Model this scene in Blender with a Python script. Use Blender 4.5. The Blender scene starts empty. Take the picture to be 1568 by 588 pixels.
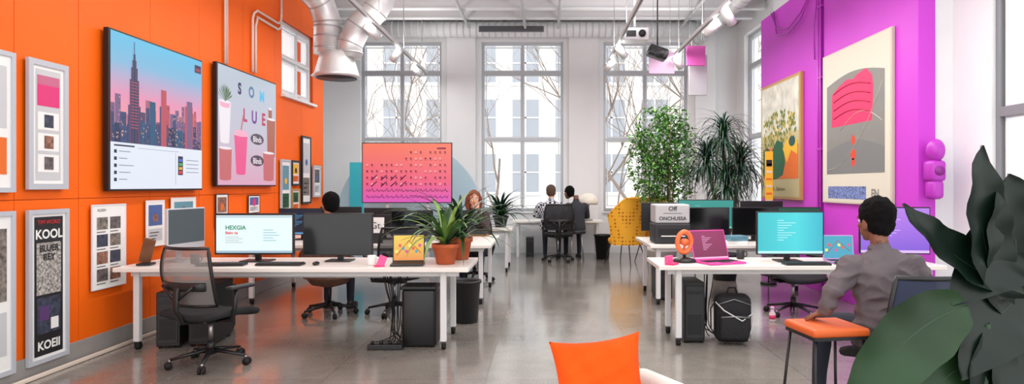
import bpy, bmesh, math, random
from mathutils import Vector, Matrix, noise
from mathutils.bvhtree import BVHTree
random.seed(7)
V=Vector; pi=math.pi
sc=bpy.context.scene
# ------------------------------------------------------------ materials
def lin(c):
    o=[]
    for x in c[:3]:
        x=x/255.0
        o.append(x/12.92 if x<=0.04045 else ((x+0.055)/1.055)**2.4)
    return (o[0],o[1],o[2],1)
MC={}
def M(name,col,rough=.5,metal=0,em=0,var=0,scale=8,bump=0,bs=60,coat=0,spec=.5,tr=0,bd=.01):
    if name in MC: return MC[name]
    m=bpy.data.materials.new(name); m.use_nodes=True
    nt=m.node_tree; b=nt.nodes['Principled BSDF']
    c=lin(col)
    b.inputs['Base Color'].default_value=c
    b.inputs['Roughness'].default_value=rough
    b.inputs['Metallic'].default_value=metal
    b.inputs['Specular IOR Level'].default_value=spec
    b.inputs['Coat Weight'].default_value=coat
    if em:
        b.inputs['Emission Color'].default_value=c
        b.inputs['Emission Strength'].default_value=em
        b.inputs['Base Color'].default_value=(c[0]*.1,c[1]*.1,c[2]*.1,1)
    if var or bump:
        tc=nt.nodes.new('ShaderNodeTexCoord')
    if var:
        n=nt.nodes.new('ShaderNodeTexNoise'); n.inputs['Scale'].default_value=scale; n.inputs['Detail'].default_value=4
        nt.links.new(tc.outputs['Object'],n.inputs['Vector'])
        r=nt.nodes.new('ShaderNodeValToRGB')
        r.color_ramp.elements[0].position=.3; r.color_ramp.elements[1].position=.7
        r.color_ramp.elements[0].color=tuple(max(0,x*(1-var)) for x in c[:3])+(1,)
        r.color_ramp.elements[1].color=tuple(min(1,x*(1+var)) for x in c[:3])+(1,)
        nt.links.new(n.outputs['Fac'],r.inputs['Fac']); nt.links.new(r.outputs['Color'],b.inputs['Base Color'])
    if bump:
        n2=nt.nodes.new('ShaderNodeTexNoise'); n2.inputs['Scale'].default_value=bs
        nt.links.new(tc.outputs['Object'],n2.inputs['Vector'])
        bp=nt.nodes.new('ShaderNodeBump'); bp.inputs['Strength'].default_value=bump; bp.inputs['Distance'].default_value=bd
        nt.links.new(n2.outputs['Fac'],bp.inputs['Height']); nt.links.new(bp.outputs['Normal'],b.inputs['Normal'])
    if tr:
        tn=nt.nodes.new('ShaderNodeBsdfTransparent'); mx=nt.nodes.new('ShaderNodeMixShader'); mx.inputs[0].default_value=tr
        out=nt.nodes['Material Output']
        nt.links.new(b.outputs[0],mx.inputs[1]); nt.links.new(tn.outputs[0],mx.inputs[2]); nt.links.new(mx.outputs[0],out.inputs[0])
    MC[name]=m; return m
def grad(name,axis,a,b_,stops,em=.9):
    if name in MC: return MC[name]
    m=bpy.data.materials.new(name); m.use_nodes=True; nt=m.node_tree; b=nt.nodes['Principled BSDF']
    g=nt.nodes.new('ShaderNodeNewGeometry'); s=nt.nodes.new('ShaderNodeSeparateXYZ'); mr=nt.nodes.new('ShaderNodeMapRange')
    mr.inputs['From Min'].default_value=a; mr.inputs['From Max'].default_value=b_
    r=nt.nodes.new('ShaderNodeValToRGB'); el=r.color_ramp.elements
    while len(el)<len(stops): el.new(.5)
    for e,(p,c) in zip(el,stops): e.position=p; e.color=lin(c)
    nt.links.new(g.outputs['Position'],s.inputs[0]); nt.links.new(s.outputs[axis],mr.inputs['Value'])
    nt.links.new(mr.outputs[0],r.inputs[0]); nt.links.new(r.outputs[0],b.inputs['Emission Color'])
    b.inputs['Base Color'].default_value=(.02,.02,.02,1); b.inputs['Emission Strength'].default_value=em; b.inputs['Roughness'].default_value=.3
    MC[name]=m; return m
def E(name,col,s=.9): return M(name,col,.35,em=s)
# ------------------------------------------------------------ mesh builder
class MB:
    def __init__(s): s.v=[];s.f=[];s.mi=[];s.sm=[];s.mats=[];s.T=Matrix.Identity(4)
    def add(s,vs,fs,mat,smooth=False):
        o=len(s.v); T=s.T
        s.v+= [T@V(p) for p in vs]
        if mat not in s.mats: s.mats.append(mat)
        i=s.mats.index(mat)
        for f in fs: s.f.append([o+k for k in f]); s.mi.append(i); s.sm.append(smooth)
    def box(s,c,d,mat,bev=0,rot=None,seg=2):
        R=rot.to_matrix() if hasattr(rot,'to_matrix') else (rot or Matrix.Identity(3))
        c=V(c); hx,hy,hz=d[0]/2,d[1]/2,d[2]/2
        if bev<=0:
            vs=[V((x,y,z)) for x in(-hx,hx) for y in(-hy,hy) for z in(-hz,hz)]
            fs=[(0,1,3,2),(4,6,7,5),(0,4,5,1),(2,3,7,6),(0,2,6,4),(1,5,7,3)]
            s.add([c+R@v for v in vs],fs,mat)
        else:
            bm=bmesh.new(); bmesh.ops.create_cube(bm,size=1)
            for v in bm.verts: v.co=V((v.co.x*d[0],v.co.y*d[1],v.co.z*d[2]))
            bmesh.ops.bevel(bm,geom=bm.edges[:],offset=min(bev,min(d)*.49),segments=seg,affect='EDGES',profile=.5)
            bm.verts.index_update()
            s.add([c+R@v.co for v in bm.verts],[[v.index for v in f.verts] for f in bm.faces],mat,True if bev>.02 else False)
            bm.free()
    def pb(s,u0,u1,v0,v1,w0,w1,mat,bev=0): s.box(((u0+u1)/2,(v0+v1)/2,(w0+w1)/2),(abs(u1-u0),abs(v1-v0),abs(w1-w0)),mat,bev)
    def rect(s,u0,u1,v0,v1,w,mat): s.add([(u0,v0,w),(u1,v0,w),(u1,v1,w),(u0,v1,w)],[(0,1,2,3)],mat)
    def poly(s,pts,w,mat): s.add([(a,b,w) for a,b in pts],[list(range(len(pts)))],mat)
    def disc(s,u,v,r,w,mat,ry=None,n=24,a0=0,a1=2*pi):
        ry=ry or r
        s.poly([(u+r*math.cos(a0+(a1-a0)*i/n),v+ry*math.sin(a0+(a1-a0)*i/n)) for i in range(n if a1-a0>6.2 else n+1)],w,mat)
    def tube(s,pts,rad,mat,seg=10,up=None,rnd=False,closed=False):
        pts=[V(p) for p in pts]; n=len(pts)
        if not isinstance(rad,(list,)): rad=[rad]*n
        rad=[(r,r) if not isinstance(r,tuple) else r for r in rad]
        if rnd:
            t0=(pts[0]-pts[1]).normalized(); t1=(pts[-1]-pts[-2]).normalized()
            r0=rad[0];r1=rad[-1];m0=min(r0);m1=min(r1)
            pre=[(pts[0]+t0*m0*math.sin(a),(r0[0]*math.cos(a),r0[1]*math.cos(a))) for a in(1.45,1.1,.6)]
            post=[(pts[-1]+t1*m1*math.sin(a),(r1[0]*math.cos(a),r1[1]*math.cos(a))) for a in(.6,1.1,1.45)]
            pts=[p for p,_ in pre]+pts+[p for p,_ in post]; rad=[r for _,r in pre]+rad+[r for _,r in post]; n=len(pts)
        vs=[];prev=None
        for i,p in enumerate(pts):
            if closed: t=(pts[(i+1)%n]-pts[i-1]).normalized()
            else:
                t=(pts[min(i+1,n-1)]-pts[max(i-1,0)])
                t=t.normalized() if t.length>1e-9 else V((0,0,1))
            if up is not None: ref=V(up)
            elif prev is None: ref=V((0,0,1)) if abs(t.z)<.9 else V((0,1,0))
            else: ref=prev
            sd=t.cross(ref)
            if sd.length<1e-6: sd=t.cross(V((1,.1,0)))
            sd.normalize(); nm=sd.cross(t); prev=nm
            for k in range(seg):
                a=2*pi*k/seg; vs.append(p+sd*(rad[i][0]*math.cos(a))+nm*(rad[i][1]*math.sin(a)))
        fs=[]
        for i in range(n if closed else n-1):
            j=(i+1)%n
            for k in range(seg):
                l=(k+1)%seg; fs.append((i*seg+k,i*seg+l,j*seg+l,j*seg+k))
        if not closed: fs.append(list(range(seg))[::-1]); fs.append([(n-1)*seg+k for k in range(seg)])
        s.add(vs,fs,mat,True)
    def cyl(s,p0,p1,r,mat,r1=None,seg=16): s.tube([p0,p1],[r,r if r1 is None else r1],mat,seg)
    def lathe(s,prof,c,mat,seg=24,smooth=True):
        vs=[];fs=[];c=V(c);n=len(prof)
        for r,z in prof:
            for k in range(seg): a=2*pi*k/seg; vs.append(c+V((r*math.cos(a),r*math.sin(a),z)))
        for i in range(n-1):
            for k in range(seg): l=(k+1)%seg; fs.append((i*seg+k,i*seg+l,(i+1)*seg+l,(i+1)*seg+k))
        fs.append([k for k in range(seg)][::-1]); fs.append([(n-1)*seg+k for k in range(seg)])
        s.add(vs,fs,mat,smooth)
    def ell(s,c,r,mat,nu=16,nv=10,R=None,fn=None):
        R=R or Matrix.Identity(3); c=V(c); vs=[c+R@V((0,0,-r[2]))]
        for j in range(1,nv):
            ph=-pi/2+pi*j/nv
            for i in range(nu):
                th=2*pi*i/nu; p=V((r[0]*math.cos(ph)*math.cos(th),r[1]*math.cos(ph)*math.sin(th),r[2]*math.sin(ph)))
                if fn: p=fn(p)
                vs.append(c+R@p)
        vs.append(c+R@V((0,0,r[2]))); fs=[]
        for i in range(nu): fs.append((0,1+(i+1)%nu,1+i))
        for j in range(nv-2):
            for i in range(nu):
                a=1+j*nu; b=a+nu; k=(i+1)%nu; fs.append((a+i,a+k,b+k,b+i))
        b=1+(nv-2)*nu; L=len(vs)-1
        for i in range(nu): fs.append((b+i,b+(i+1)%nu,L))
        s.add(vs,fs,mat,True)
    def grid(s,fn,nu,nv,mat,smooth=True):
        vs=[fn(i/nu,j/nv) for j in range(nv+1) for i in range(nu+1)]
        fs=[(j*(nu+1)+i,j*(nu+1)+i+1,(j+1)*(nu+1)+i+1,(j+1)*(nu+1)+i) for j in range(nv) for i in range(nu)]
        s.add(vs,fs,mat,smooth)
    def text(s,st,u,v,size,w,mat,align='LEFT',bold=0):
        cu=bpy.data.curves.new('t','FONT'); cu.body=st; cu.size=size; cu.align_x=align; cu.offset=bold
        cu.resolution_u=3
        ob=bpy.data.objects.new('t',cu); sc.collection.objects.link(ob)
        me=bpy.data.meshes.new_from_object(ob.evaluated_get(bpy.context.evaluated_depsgraph_get()))
        s.add([(a.co.x+u,a.co.y+v,w) for a in me.vertices],[list(p.vertices) for p in me.polygons],mat)
        bpy.data.objects.remove(ob); bpy.data.curves.remove(cu); bpy.data.meshes.remove(me)
    def obj(s,name,fix=True):
        me=bpy.data.meshes.new(name)
        if not s.v: return None
        mn=V((min(p.x for p in s.v),min(p.y for p in s.v),min(p.z for p in s.v)));mx=V((max(p.x for p in s.v),max(p.y for p in s.v),max(p.z for p in s.v)))
        o=V(((mn.x+mx.x)/2,(mn.y+mx.y)/2,mn.z))
        me.from_pydata([p-o for p in s.v],[],s.f)
        for m in s.mats: me.materials.append(m)
        me.polygons.foreach_set('material_index',s.mi); me.polygons.foreach_set('use_smooth',s.sm)
        me.update()
        ob=bpy.data.objects.new(name,me); ob.location=o; sc.collection.objects.link(ob); return ob
def PL(x): return Matrix(((0,0,1,x),(1,0,0,0),(0,1,0,0),(0,0,0,1)))
def PR(x): return Matrix(((0,0,-1,x),(-1,0,0,0),(0,1,0,0),(0,0,0,1)))
def PF(y): return Matrix(((1,0,0,0),(0,0,-1,y),(0,1,0,0),(0,0,0,1)))
def TR(x,y,z,rz=0): return Matrix.Translation((x,y,z))@Matrix.Rotation(rz,4,'Z')
# ------------------------------------------------------------ common materials
orange=M('orange_paint',(250,104,0),.55,var=.06,scale=.8,spec=.3)
orangegap=M('orange_gap',(186,66,0),.6)
white=M('white_paint',(238,239,240),.6,var=.02,scale=2)
whitetrim=M('white_trim',(228,230,232),.45)
greytrim=M('grey_baseboard',(156,152,148),.5,var=.04)
alu=M('window_aluminium',(186,190,194),.4,.2)
purple=M('purple_paint',(202,66,206),.45,var=.06,scale=.7,spec=.3)
purple2=M('magenta_pipe',(182,50,186),.35)
blk=M('black_plastic',(20,20,22),.4)
blk2=M('charcoal_plastic',(40,41,44),.5)
rub=M('black_rubber',(12,12,12),.7)
steel=M('brushed_steel',(180,182,185),.3,.9)
desk=M('white_laminate',(238,233,226),.35,var=.015,scale=4)
legm=M('white_powdercoat',(222,222,222),.4)
terra=M('terracotta',(196,96,54),.75,var=.12,scale=14)
soil=M('soil',(50,36,26),.95,var=.3,scale=60)
paper=M('paper_white',(240,239,236),.7)
cream=M('paper_cream',(216,212,196),.7)
ink=M('ink_black',(28,28,30),.6)
scroff=M('screen_off',(8,9,10),.12,spec=.5)
# ------------------------------------------------------------ room
XL,XR,YB,H=-4.0,4.3,14.3,5.1
def floor_mat():
    m=bpy.data.materials.new('polished_concrete'); m.use_nodes=True; nt=m.node_tree; b=nt.nodes['Principled BSDF']
    tc=nt.nodes.new('ShaderNodeTexCoord')
    n=nt.nodes.new('ShaderNodeTexNoise'); n.inputs['Scale'].default_value=1.1; n.inputs['Detail'].default_value=8; n.inputs['Roughness'].default_value=.65
    r=nt.nodes.new('ShaderNodeValToRGB'); r.color_ramp.elements[0].position=.3; r.color_ramp.elements[1].position=.72
    r.color_ramp.elements[0].color=lin((124,119,112)); r.color_ramp.elements[1].color=lin((164,159,150))
    br=nt.nodes.new('ShaderNodeTexBrick'); br.offset=0; br.inputs['Scale'].default_value=1; br.inputs['Brick Width'].default_value=1.25; br.inputs['Row Height'].default_value=1.25
    br.inputs['Mortar Size'].default_value=.006; br.inputs['Color1'].default_value=(1,1,1,1); br.inputs['Color2'].default_value=(.9,.9,.9,1); br.inputs['Mortar'].default_value=(.72,.72,.72,1)
    n3=nt.nodes.new('ShaderNodeTexNoise'); n3.inputs['Scale'].default_value=70
    r3=nt.nodes.new('ShaderNodeValToRGB'); r3.color_ramp.elements[0].color=(.78,.78,.78,1); r3.color_ramp.elements[0].position=.35; r3.color_ramp.elements[1].position=.6
    mu=nt.nodes.new('ShaderNodeMixRGB'); mu.blend_type='MULTIPLY'; mu.inputs[0].default_value=1
    mu2=nt.nodes.new('ShaderNodeMixRGB'); mu2.blend_type='MULTIPLY'; mu2.inputs[0].default_value=1
    for q in (n,br,n3): nt.links.new(tc.outputs['Object'],q.inputs['Vector'])
    nt.links.new(n.outputs['Fac'],r.inputs[0]); nt.links.new(n3.outputs['Fac'],r3.inputs[0])
    nt.links.new(r.outputs[0],mu.inputs[1]); nt.links.new(br.outputs['Color'],mu.inputs[2])
    nt.links.new(mu.outputs[0],mu2.inputs[1]); nt.links.new(r3.outputs[0],mu2.inputs[2]); nt.links.new(mu2.outputs[0],b.inputs['Base Color'])
    mr=nt.nodes.new('ShaderNodeMapRange'); mr.inputs['To Min'].default_value=.06; mr.inputs['To Max'].default_value=.28
    nt.links.new(n.outputs['Fac'],mr.inputs['Value']); nt.links.new(mr.outputs[0],b.inputs['Roughness'])
    b.inputs['Specular IOR Level'].default_value=.6; b.inputs['Coat Weight'].default_value=.4; b.inputs['Coat Roughness'].default_value=.1
    return m
b=MB(); b.box((-.45,6.2,-.1),(10,16.8,.2),floor_mat()); b.obj('floor')
def wallo(b,u0,u1,v0,v1,ops,w0,w1,mat):
    cur=u0
    for (a,c,lo,hi) in sorted(ops):
        if a>cur: b.pb(cur,a,v0,v1,w0,w1,mat)
        if lo>v0: b.pb(a,c,v0,lo,w0,w1,mat)
        if hi<v1: b.pb(a,c,hi,v1,w0,w1,mat)
        cur=c
    if cur<u1: b.pb(cur,u1,v0,v1,w0,w1,mat)
b=MB(); b.T=PL(XL)
wo=(9.76,11.1,2.9,4.05)
wallo(b,2.2,11.6,0,H,[wo],-.3,-.016,orangegap)
seams=[2.2,2.95,3.9,4.83,5.5,6.5,7.42,8.5,9.5,10.55,11.6]
for i in range(len(seams)-1):
    a,c=seams[i]+.003,seams[i+1]-.003
    for lo,hi in ((0,1.387),(1.392,H)):
        if c>wo[0] and a<wo[1] and lo>1:
            wallo(b,a,c,lo,hi,[(max(a,wo[0]),min(c,wo[1]),wo[2],wo[3])],-.016,0,orange)
        else: b.pb(a,c,lo,hi,-.016,0,orange)
b.obj('wall_left')
b=MB(); b.T=Matrix.Identity(4)
b.box((-5.3,12.95,H/2),(.2,2.7,H),white); b.box((-4.75,11.52,H/2),(.9,.15,H),white); b.obj('wall_alcove')
b=MB(); b.T=PL(XL); b.pb(2.2,11.6,0,.17,.0,.018,greytrim,.004); b.obj('baseboard_left')
def window(name,T,u0,u1,v0,v1,vb,hb,fr=.06,dep=(-.2,-.1),mat=alu,sill=True):
    b=MB(); b.T=T
    d0,d1=dep
    b.pb(u0,u0+fr,v0,v1,d0,d1,mat); b.pb(u1-fr,u1,v0,v1,d0,d1,mat)
    b.pb(u0+fr,u1-fr,v0,v0+fr,d0,d1,mat); b.pb(u0+fr,u1-fr,v1-fr,v1,d0,d1,mat)
    for x in vb: b.pb(x-.025,x+.025,v0+fr,v1-fr,d0+.01,d1-.01,mat)
    for z,t in hb:
        b.pb(u0+fr,u1-fr,z-t/2,z+t/2,d0,d1+.01,mat)
    xs=[u0+fr]+[q for q in vb]+[u1-fr]; zs=[v0+fr]+sorted(z for z,t in hb)+[v1-fr]
    for i in range(len(xs)-1):
        for j in range(len(zs)-1):
            a,c=xs[i]+.028,xs[i+1]-.028; e,f=zs[j]+.045,zs[j+1]-.045
            for q in ((a,a+.018,e,f),(c-.018,c,e,f),(a+.018,c-.018,e,e+.018),(a+.018,c-.018,f-.018,f)): b.pb(*q,d0+.03,d1-.03,whitetrim)
    if sill: b.pb(u0-.03,u1+.03,v0-.04,v0,-.1,.06,whitetrim)
    return b.obj(name)
WZ0,WZ1=.93,4.72
wins=[(-4.10,-2.29),(-1.40,.43),(1.33,3.22)]
b=MB(); b.T=PF(YB)
wallo(b,-5.4,XR+.2,0,H,[(a,c,WZ0,WZ1) for a,c in wins],-.3,0,white)
b.obj('wall_back')
for i,(a,c) in enumerate(wins):
    window('window_%d'%(i+1),PF(YB),a,c,WZ0,WZ1,[(a+c)/2],[(4.03,.1),(2.54,.07)])
b=MB(); b.T=PF(YB)
for a,c in ((-2.15,-1.52),(.55,1.2),(3.36,3.8)):
    b.pb(a,c,0,H-.02,0.001,.14,white,.006)
b.obj('trim_1')
b=MB(); b.T=PF(YB)
for a,c in ((-5.19,-2.16),(-1.51,.54),(1.21,3.35),(3.81,4.29)): b.pb(a,c,0,.14,0.001,.02,whitetrim)
b.obj('baseboard_back')
b=MB(); b.T=PR(XR)
ops=[(-13.75,-11.95,.93,4.72),(-6.15,-3.9,.9,4.9)]
wallo(b,-14.3,-2.2,0,H,ops,-.3,0,white); b.obj('wall_right')
window('window_4',PR(XR),-13.75,-11.95,.93,4.72,[-12.85],[(4.03,.1),(2.54,.07)])
window('window_5',PR(XR),-6.15,-3.9,.9,4.9,[-5.0],[(2.2,.09),(3.9,.09)],dep=(-.16,-.04),mat=M('window_dark_alu',(140,142,146),.4,.2))
window('window_6',PL(XL),wo[0],wo[1],wo[2],wo[3],[(wo[0]+wo[1])/2+.1],[(3.5,.04)],fr=.05,dep=(-.2,-.06),mat=whitetrim)
b=MB(); b.T=PR(3.9)
b.pb(-11.5,-9.0,0,4.45,-.18,0,purple,.004)
b.pb(-8.92,-6.67,0,4.95,-.18,0,purple,.004)
b.pb(-9.0,-8.92,0,4.4,-.18,-.05,M('purple_gap',(140,34,150),.5))
b.obj('wall_accent_right')
b=MB(); b.T=PR(4.08); b.pb(-11.4,-6.72,0,H,-.219,-.001,white); b.obj('wall_pier_right')
b=MB(); b.T=PR(3.9)
for u in (-9.04,-8.97): b.tube([(u,.2,.025),(u,4.9,.025)],.018,purple2,8)
for k in range(2): b.tube([(-10.9+.1*k,4.43,.03),(-10.6,4.1-.1*k,.05),(-10.1,3.98-.08*k,.05),(-9.6,4.1-.1*k,.05),(-9.1,4.42,.04)],.012,purple2,6)
b.tube([(-9.15,3.3,.03),(-9.13,3.75,.05),(-9.1,3.9,.05),(-9.05,4.2,.04)],.012,purple2,6)
for z in (1,2,3,4): b.pb(-9.09,-8.92,z,z+.03,0.001,.04,purple2)
b.obj('conduit_pipe')
b=MB()
b.box((-.5,8.5,H+.06),(9.9,12,.1),M('ceiling_deck',(232,232,232),.7,var=.03))
for i in range(46):
    y=9.9+i*.1
    b.box((-.45,y,H+.0),(9.5,.05,.03),M('ceiling_deck_rib',(206,207,209),.7))
b.obj('ceiling')
b=MB()
for y in (4,5.5,7,8.5,10.1,11.4,12.35,13.05):
    b.box((-.45,y,H-.1),(9.4,.07,.17),M('joist_white',(220,220,222),.6)); b.box((-.45,y,H-.19),(9.4,.15,.02),whitetrim)
for x in (-1.6,-.4,.3,2.9): b.tube([(x,3,H-.24),(x,13.6,H-.24)],.03,M('sprinkler_pipe',(200,200,202),.45),10)
b.obj('ceiling_beam')
b=MB()
b.tube([(-3.4,13.92,4.9),(3.3,13.92,4.9)],.165,whitetrim,20)
x=-3.3
while x<3.3: b.tube([(x,13.92,4.9),(x+.03,13.92,4.9)],.176,M('duct_rib',(206,208,210),.5),20); x+=.14
b.box((-.7,13.74,4.86),(1.4,.06,.12),M('vent_grey',(125,128,132),.5))
for k in range(5): b.box((-.7,13.705,4.815+k*.022),(1.36,.012,.008),blk2)
b.obj('air_duct')
dm=M('galvanised_duct',(206,206,206),.36,.45,var=.08,scale=5)
dr=M('galvanised_seam',(176,177,178),.35,.5)
b=MB()
P1=[(-3.78,7.2,4.62),(-3.75,8.2,4.62),(-3.7,9.1,4.6),(-3.6,9.6,4.52),(-3.46,9.9,4.35),(-3.38,10,4.05),(-3.38,10,3.55)]
P2=[(-2.35,10.1,5.05),(-2.45,10.1,4.6),(-2.66,10.08,4.25),(-2.92,10.05,3.98),(-3.04,10.02,3.72),(-3.06,10.02,3.5)]
b.tube(P1,.21,dm,24); b.tube(P2,.2,dm,24)
for P,r in ((P1,.216),(P2,.206)):
    for i in range(1,len(P)-1):
        p=V(P[i]); t=(V(P[i+1])-V(P[i-1])).normalized(); b.tube([p-t*.012,p+t*.012],r,dr,24)
for z in (3.95,3.8,3.62): b.tube([(-3.38,10,z),(-3.38,10,z+.025)],.217,dr,24)
for y in (7.4,7.7,8.0,8.5,8.8): b.tube([(-3.75,y,4.62),(-3.75,y+.03,4.62)],.218,dr,24)
for z in (3.56,): b.tube([(-3.05,10.02,z),(-3.05,10.02,z+.03)],.21,dr,24)
b.lathe([(.34,-.02),(.38,0),(.34,.04),(.28,.24),(.24,.38)],(-3.24,10,3.2),dm,28)
b.lathe([(.31,-.03),(.31,-.01)],(-3.24,10,3.2),blk2,26)
b.obj('ventilation_duct')
b=MB()
b.tube([(3.3,6.5,4.62),(3.3,13.6,4.62)],.13,dm,20)
y=6.6
while y<13.6: b.tube([(3.3,y,4.62),(3.3,y+.02,4.62)],.135,dr,20); b.cyl((3.3,y,4.74),(3.3,y,H),.006,steel,seg=5) if int(y*10)%3==0 else None; y+=.35
b.obj('ventilation_duct')
b=MB(); b.T=PL(XL)
cw=M('conduit_white',(232,216,202),.4)
b.tube([(7.97,3.02,.03),(7.97,5.08,.03)],.016,cw,8)
b.tube([(8.02,3.02,.03),(8.02,5.08,.03)],.012,cw,8)
for o in (0,.09):
    b.tube([(8.72+o,3.05,.03),(8.72+o,3.78-o,.03),(8.76+o,3.86-o,.03),(8.86,3.92-o,.03),(9.55,3.92-o,.03),(9.65,3.97-o,.03),(9.68,4.1,.03),(9.68,5.08,.03)],.018,cw,8)
b.obj('wall_conduit')
# ------------------------------------------------------------ track lights
lamp_em=E('led_warm',(255,250,240),4)
def track(name,x,y0,y1,z,cans=(),pw=105):
    b=MB()
    b.box((x,(y0+y1)/2,z),(.06,y1-y0,.05),legm,.006); b.box((x,(y0+y1)/2,z-.028),(.02,y1-y0,.006),M('rail_groove',(120,122,126),.5))
    y=y0+.4
    while y<y1: b.cyl((x,y,z+.02),(x,y,H),.007,steel,seg=6); y+=1.7
    for cy,dx in cans:
        b.cyl((x,cy,z-.03),(x,cy,z-.12),.014,whitetrim,seg=8)
        b.cyl((x-dx*.05,cy-.05,z-.1),(x+dx*.1,cy+.1,z-.24),.06,whitetrim,r1=.065)
        b.cyl((x+dx*.1,cy+.1,z-.24),(x+dx*.102,cy+.102,z-.243),.055,lamp_em)
    o=b.obj(name)
    for up in (0,1):
        l=bpy.data.lights.new('rail_fill','AREA'); l.shape='RECTANGLE'; l.size=.04; l.size_y=y1-y0-.2; l.energy=pw*(.6 if up else 1); l.color=(1,.975,.94)  # strip lights added as room fill; the upturned one brightens the ceiling
        lo=bpy.data.objects.new('rail_fill_up' if up else 'rail_fill',l); sc.collection.objects.link(lo); lo.parent=o
        lo.location=(x-o.location.x,(y0+y1)/2-o.location.y,z+(.03 if up else -.034)-o.location.z)
        if up: lo.rotation_euler=(pi,0,0)
track('track_light',-2.5,4.2,13.6,3.9,cans=((9.2,1),(10.9,-1),(12.4,1)))
track('track_light',1.25,4.2,12.2,3.9,cans=((10.6,1),(11.8,-1)))
track('track_light',2.4,4.2,12.6,3.9,cans=((8.4,1),(9.0,-1),(11.6,1)))
b=MB()
b.T=TR(1.5,10.6,3.98); b.cyl((0,0,.1),(0,0,H-3.98),.02,whitetrim); b.box((0,0,0),(.42,.34,.2),whitetrim,.02); b.cyl((.1,-.17,0),(.1,-.2,0),.06,blk); b.box((-.08,-.172,0),(.16,.01,.1),blk2)
b.obj('ceiling_projector')
b=MB(); b.T=TR(1.95,11.0,3.78); b.cyl((0,0,.08),(0,0,H-3.78),.012,blk); b.box((0,0,0),(.34,.3,.18),blk,.03,rot=Matrix.Rotation(.35,3,'Y')); b.cyl((0,-.12,-.02),(0,-.2,-.05),.08,blk2); b.obj('hanging_speaker')
b=MB()
for x,y,w,h,m,z in ((2.15,11.7,.46,.42,M('acoustic_lilac',(206,172,200),.8),3.75),(2.86,11.9,.34,.75,M('acoustic_grey',(186,184,190),.8),3.55),(2.75,11.6,.34,.36,M('acoustic_magenta',(206,90,170),.8),3.85)):
    b.box((x,y,z),(w,.05,h),m,.01); b.cyl((x-w/3,y,z+h/2),(x-w/3,y,H),.004,steel,seg=5); b.cyl((x+w/3,y,z+h/2),(x+w/3,y,H),.004,steel,seg=5)
b.obj('hanging_acoustic_panel')
# ------------------------------------------------------------ posters & screens on left wall
def framed(name,T,u0,u1,v0,v1,fcol,draw,fw=.03,dep=.03,mat_=paper):
    b=MB(); b.T=T
    b.pb(u0+.002,u1-.002,v0+.002,v1-.002,0.001,dep*.6,mat_)
    for q in ((u0,u0+fw,v0,v1),(u1-fw,u1,v0,v1),(u0+fw,u1-fw,v0,v0+fw),(u0+fw,u1-fw,v1-fw,v1)): b.pb(*q,0.001,dep,fcol)
    draw(b,u0+fw,v0+fw,u1-u0-2*fw,v1-v0-2*fw,dep*.6+.002)
    return b.obj(name)
fgrey=M('frame_grey',(188,192,200),.4); fblk=M('frame_black',(34,34,36),.4); fgold=M('frame_oak',(186,142,84),.5)
pinkm=M('print_pink',(220,50,120),.6); palegrey=M('print_grey',(200,201,204),.6); redm=M('print_red',(220,40,40),.6)
photoM=[M('print_photo%d'%i,c,.6,var=.7,scale=22) for i,c in enumerate(((96,88,88),(140,98,80),(56,62,80),(120,112,104)))]
def d_cards(b,u,v,w,h,d):
    b.rect(u+.1*w,u+.9*w,v+.03*h,v+.97*h,d,palegrey)
    b.rect(u+.14*w,u+.86*w,v+.66*h,v+.92*h,d+.001,pinkm); b.rect(u+.14*w,u+.86*w,v+.84*h,v+.92*h,d+.0015,M('print_rose',(196,104,136),.6))
    for k in range(3):
        y=v+(.1+.18*k)*h
        b.rect(u+.16*w,u+.84*w,y,y+.15*h,d+.001,paper); b.rect(u+.36*w,u+.66*w,y+.02*h,y+.13*h,d+.002,photoM[k])
def d_type(b,u,v,w,h,d):
    pbk=M('print_black',(26,26,30),.6)
    b.rect(u+.08*w,u+.92*w,v+.02*h,v+.98*h,d,pbk)
    b.text('KOOL',u+.5*w,v+.83*h,.1,d+.002,paper,'CENTER',.003)
    b.text('TIM WORO',u+.5*w,v+.93*h,.045,d+.002,redm,'CENTER')
    b.rect(u+.14*w,u+.86*w,v+.44*h,v+.8*h,d+.001,M('print_newsprint',(160,156,150),.7,var=.8,scale=50))
    b.text('BLUER\nREY',u+.5*w,v+.74*h,.07,d+.003,ink,'CENTER',.002)
    b.rect(u+.16*w,u+.84*w,v+.17*h,v+.42*h,d+.001,photoM[2])
    b.rect(u+.22*w,u+.5*w,v+.26*h,v+.36*h,d+.002,M('print_violet',(90,56,110),.6)); b.rect(u+.55*w,u+.78*w,v+.19*h,v+.27*h,d+.002,paper)
    b.text('KOEII',u+.5*w,v+.06*h,.095,d+.002,paper,'CENTER',.003)
def d_photos(b,u,v,w,h,d):
    for r in range(4):
        for c in range(2):
            b.rect(u+(.12+.4*c)*w,u+(.45+.4*c)*w,v+(.08+.21*r)*h,v+(.23+.21*r)*h,d,photoM[(r+c)%4])
            b.rect(u+(.12+.4*c)*w,u+(.38+.4*c)*w,v+(.045+.21*r)*h,v+(.055+.21*r)*h,d,ink)
    b.text('ROESN',u+.14*w,v+.93*h,.035,d,ink)
def d_small(cols):
    def f(b,u,v,w,h,d):
        b.rect(u+.1*w,u+.9*w,v+.45*h,v+.92*h,d,cols[0]); b.rect(u+.1*w,u+.9*w,v+.1*h,v+.38*h,d,cols[1]); b.disc(u+.5*w,v+.62*h,.16*w,d+.001,cols[2])
        for k in range(3): b.rect(u+.16*w,u+(.5+.1*k)*w,v+(.14+.07*k)*h,v+(.16+.07*k)*h,d+.001,ink)
    return f
bl=M('print_blue',(74,100,158),.6); org=M('print_orange',(230,110,30),.6); yel=M('print_yellow',(240,186,40),.6); grn=M('print_green',(20,90,50),.6); tea=M('print_teal',(100,150,166),.6)
T=PL(XL+.02)
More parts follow.
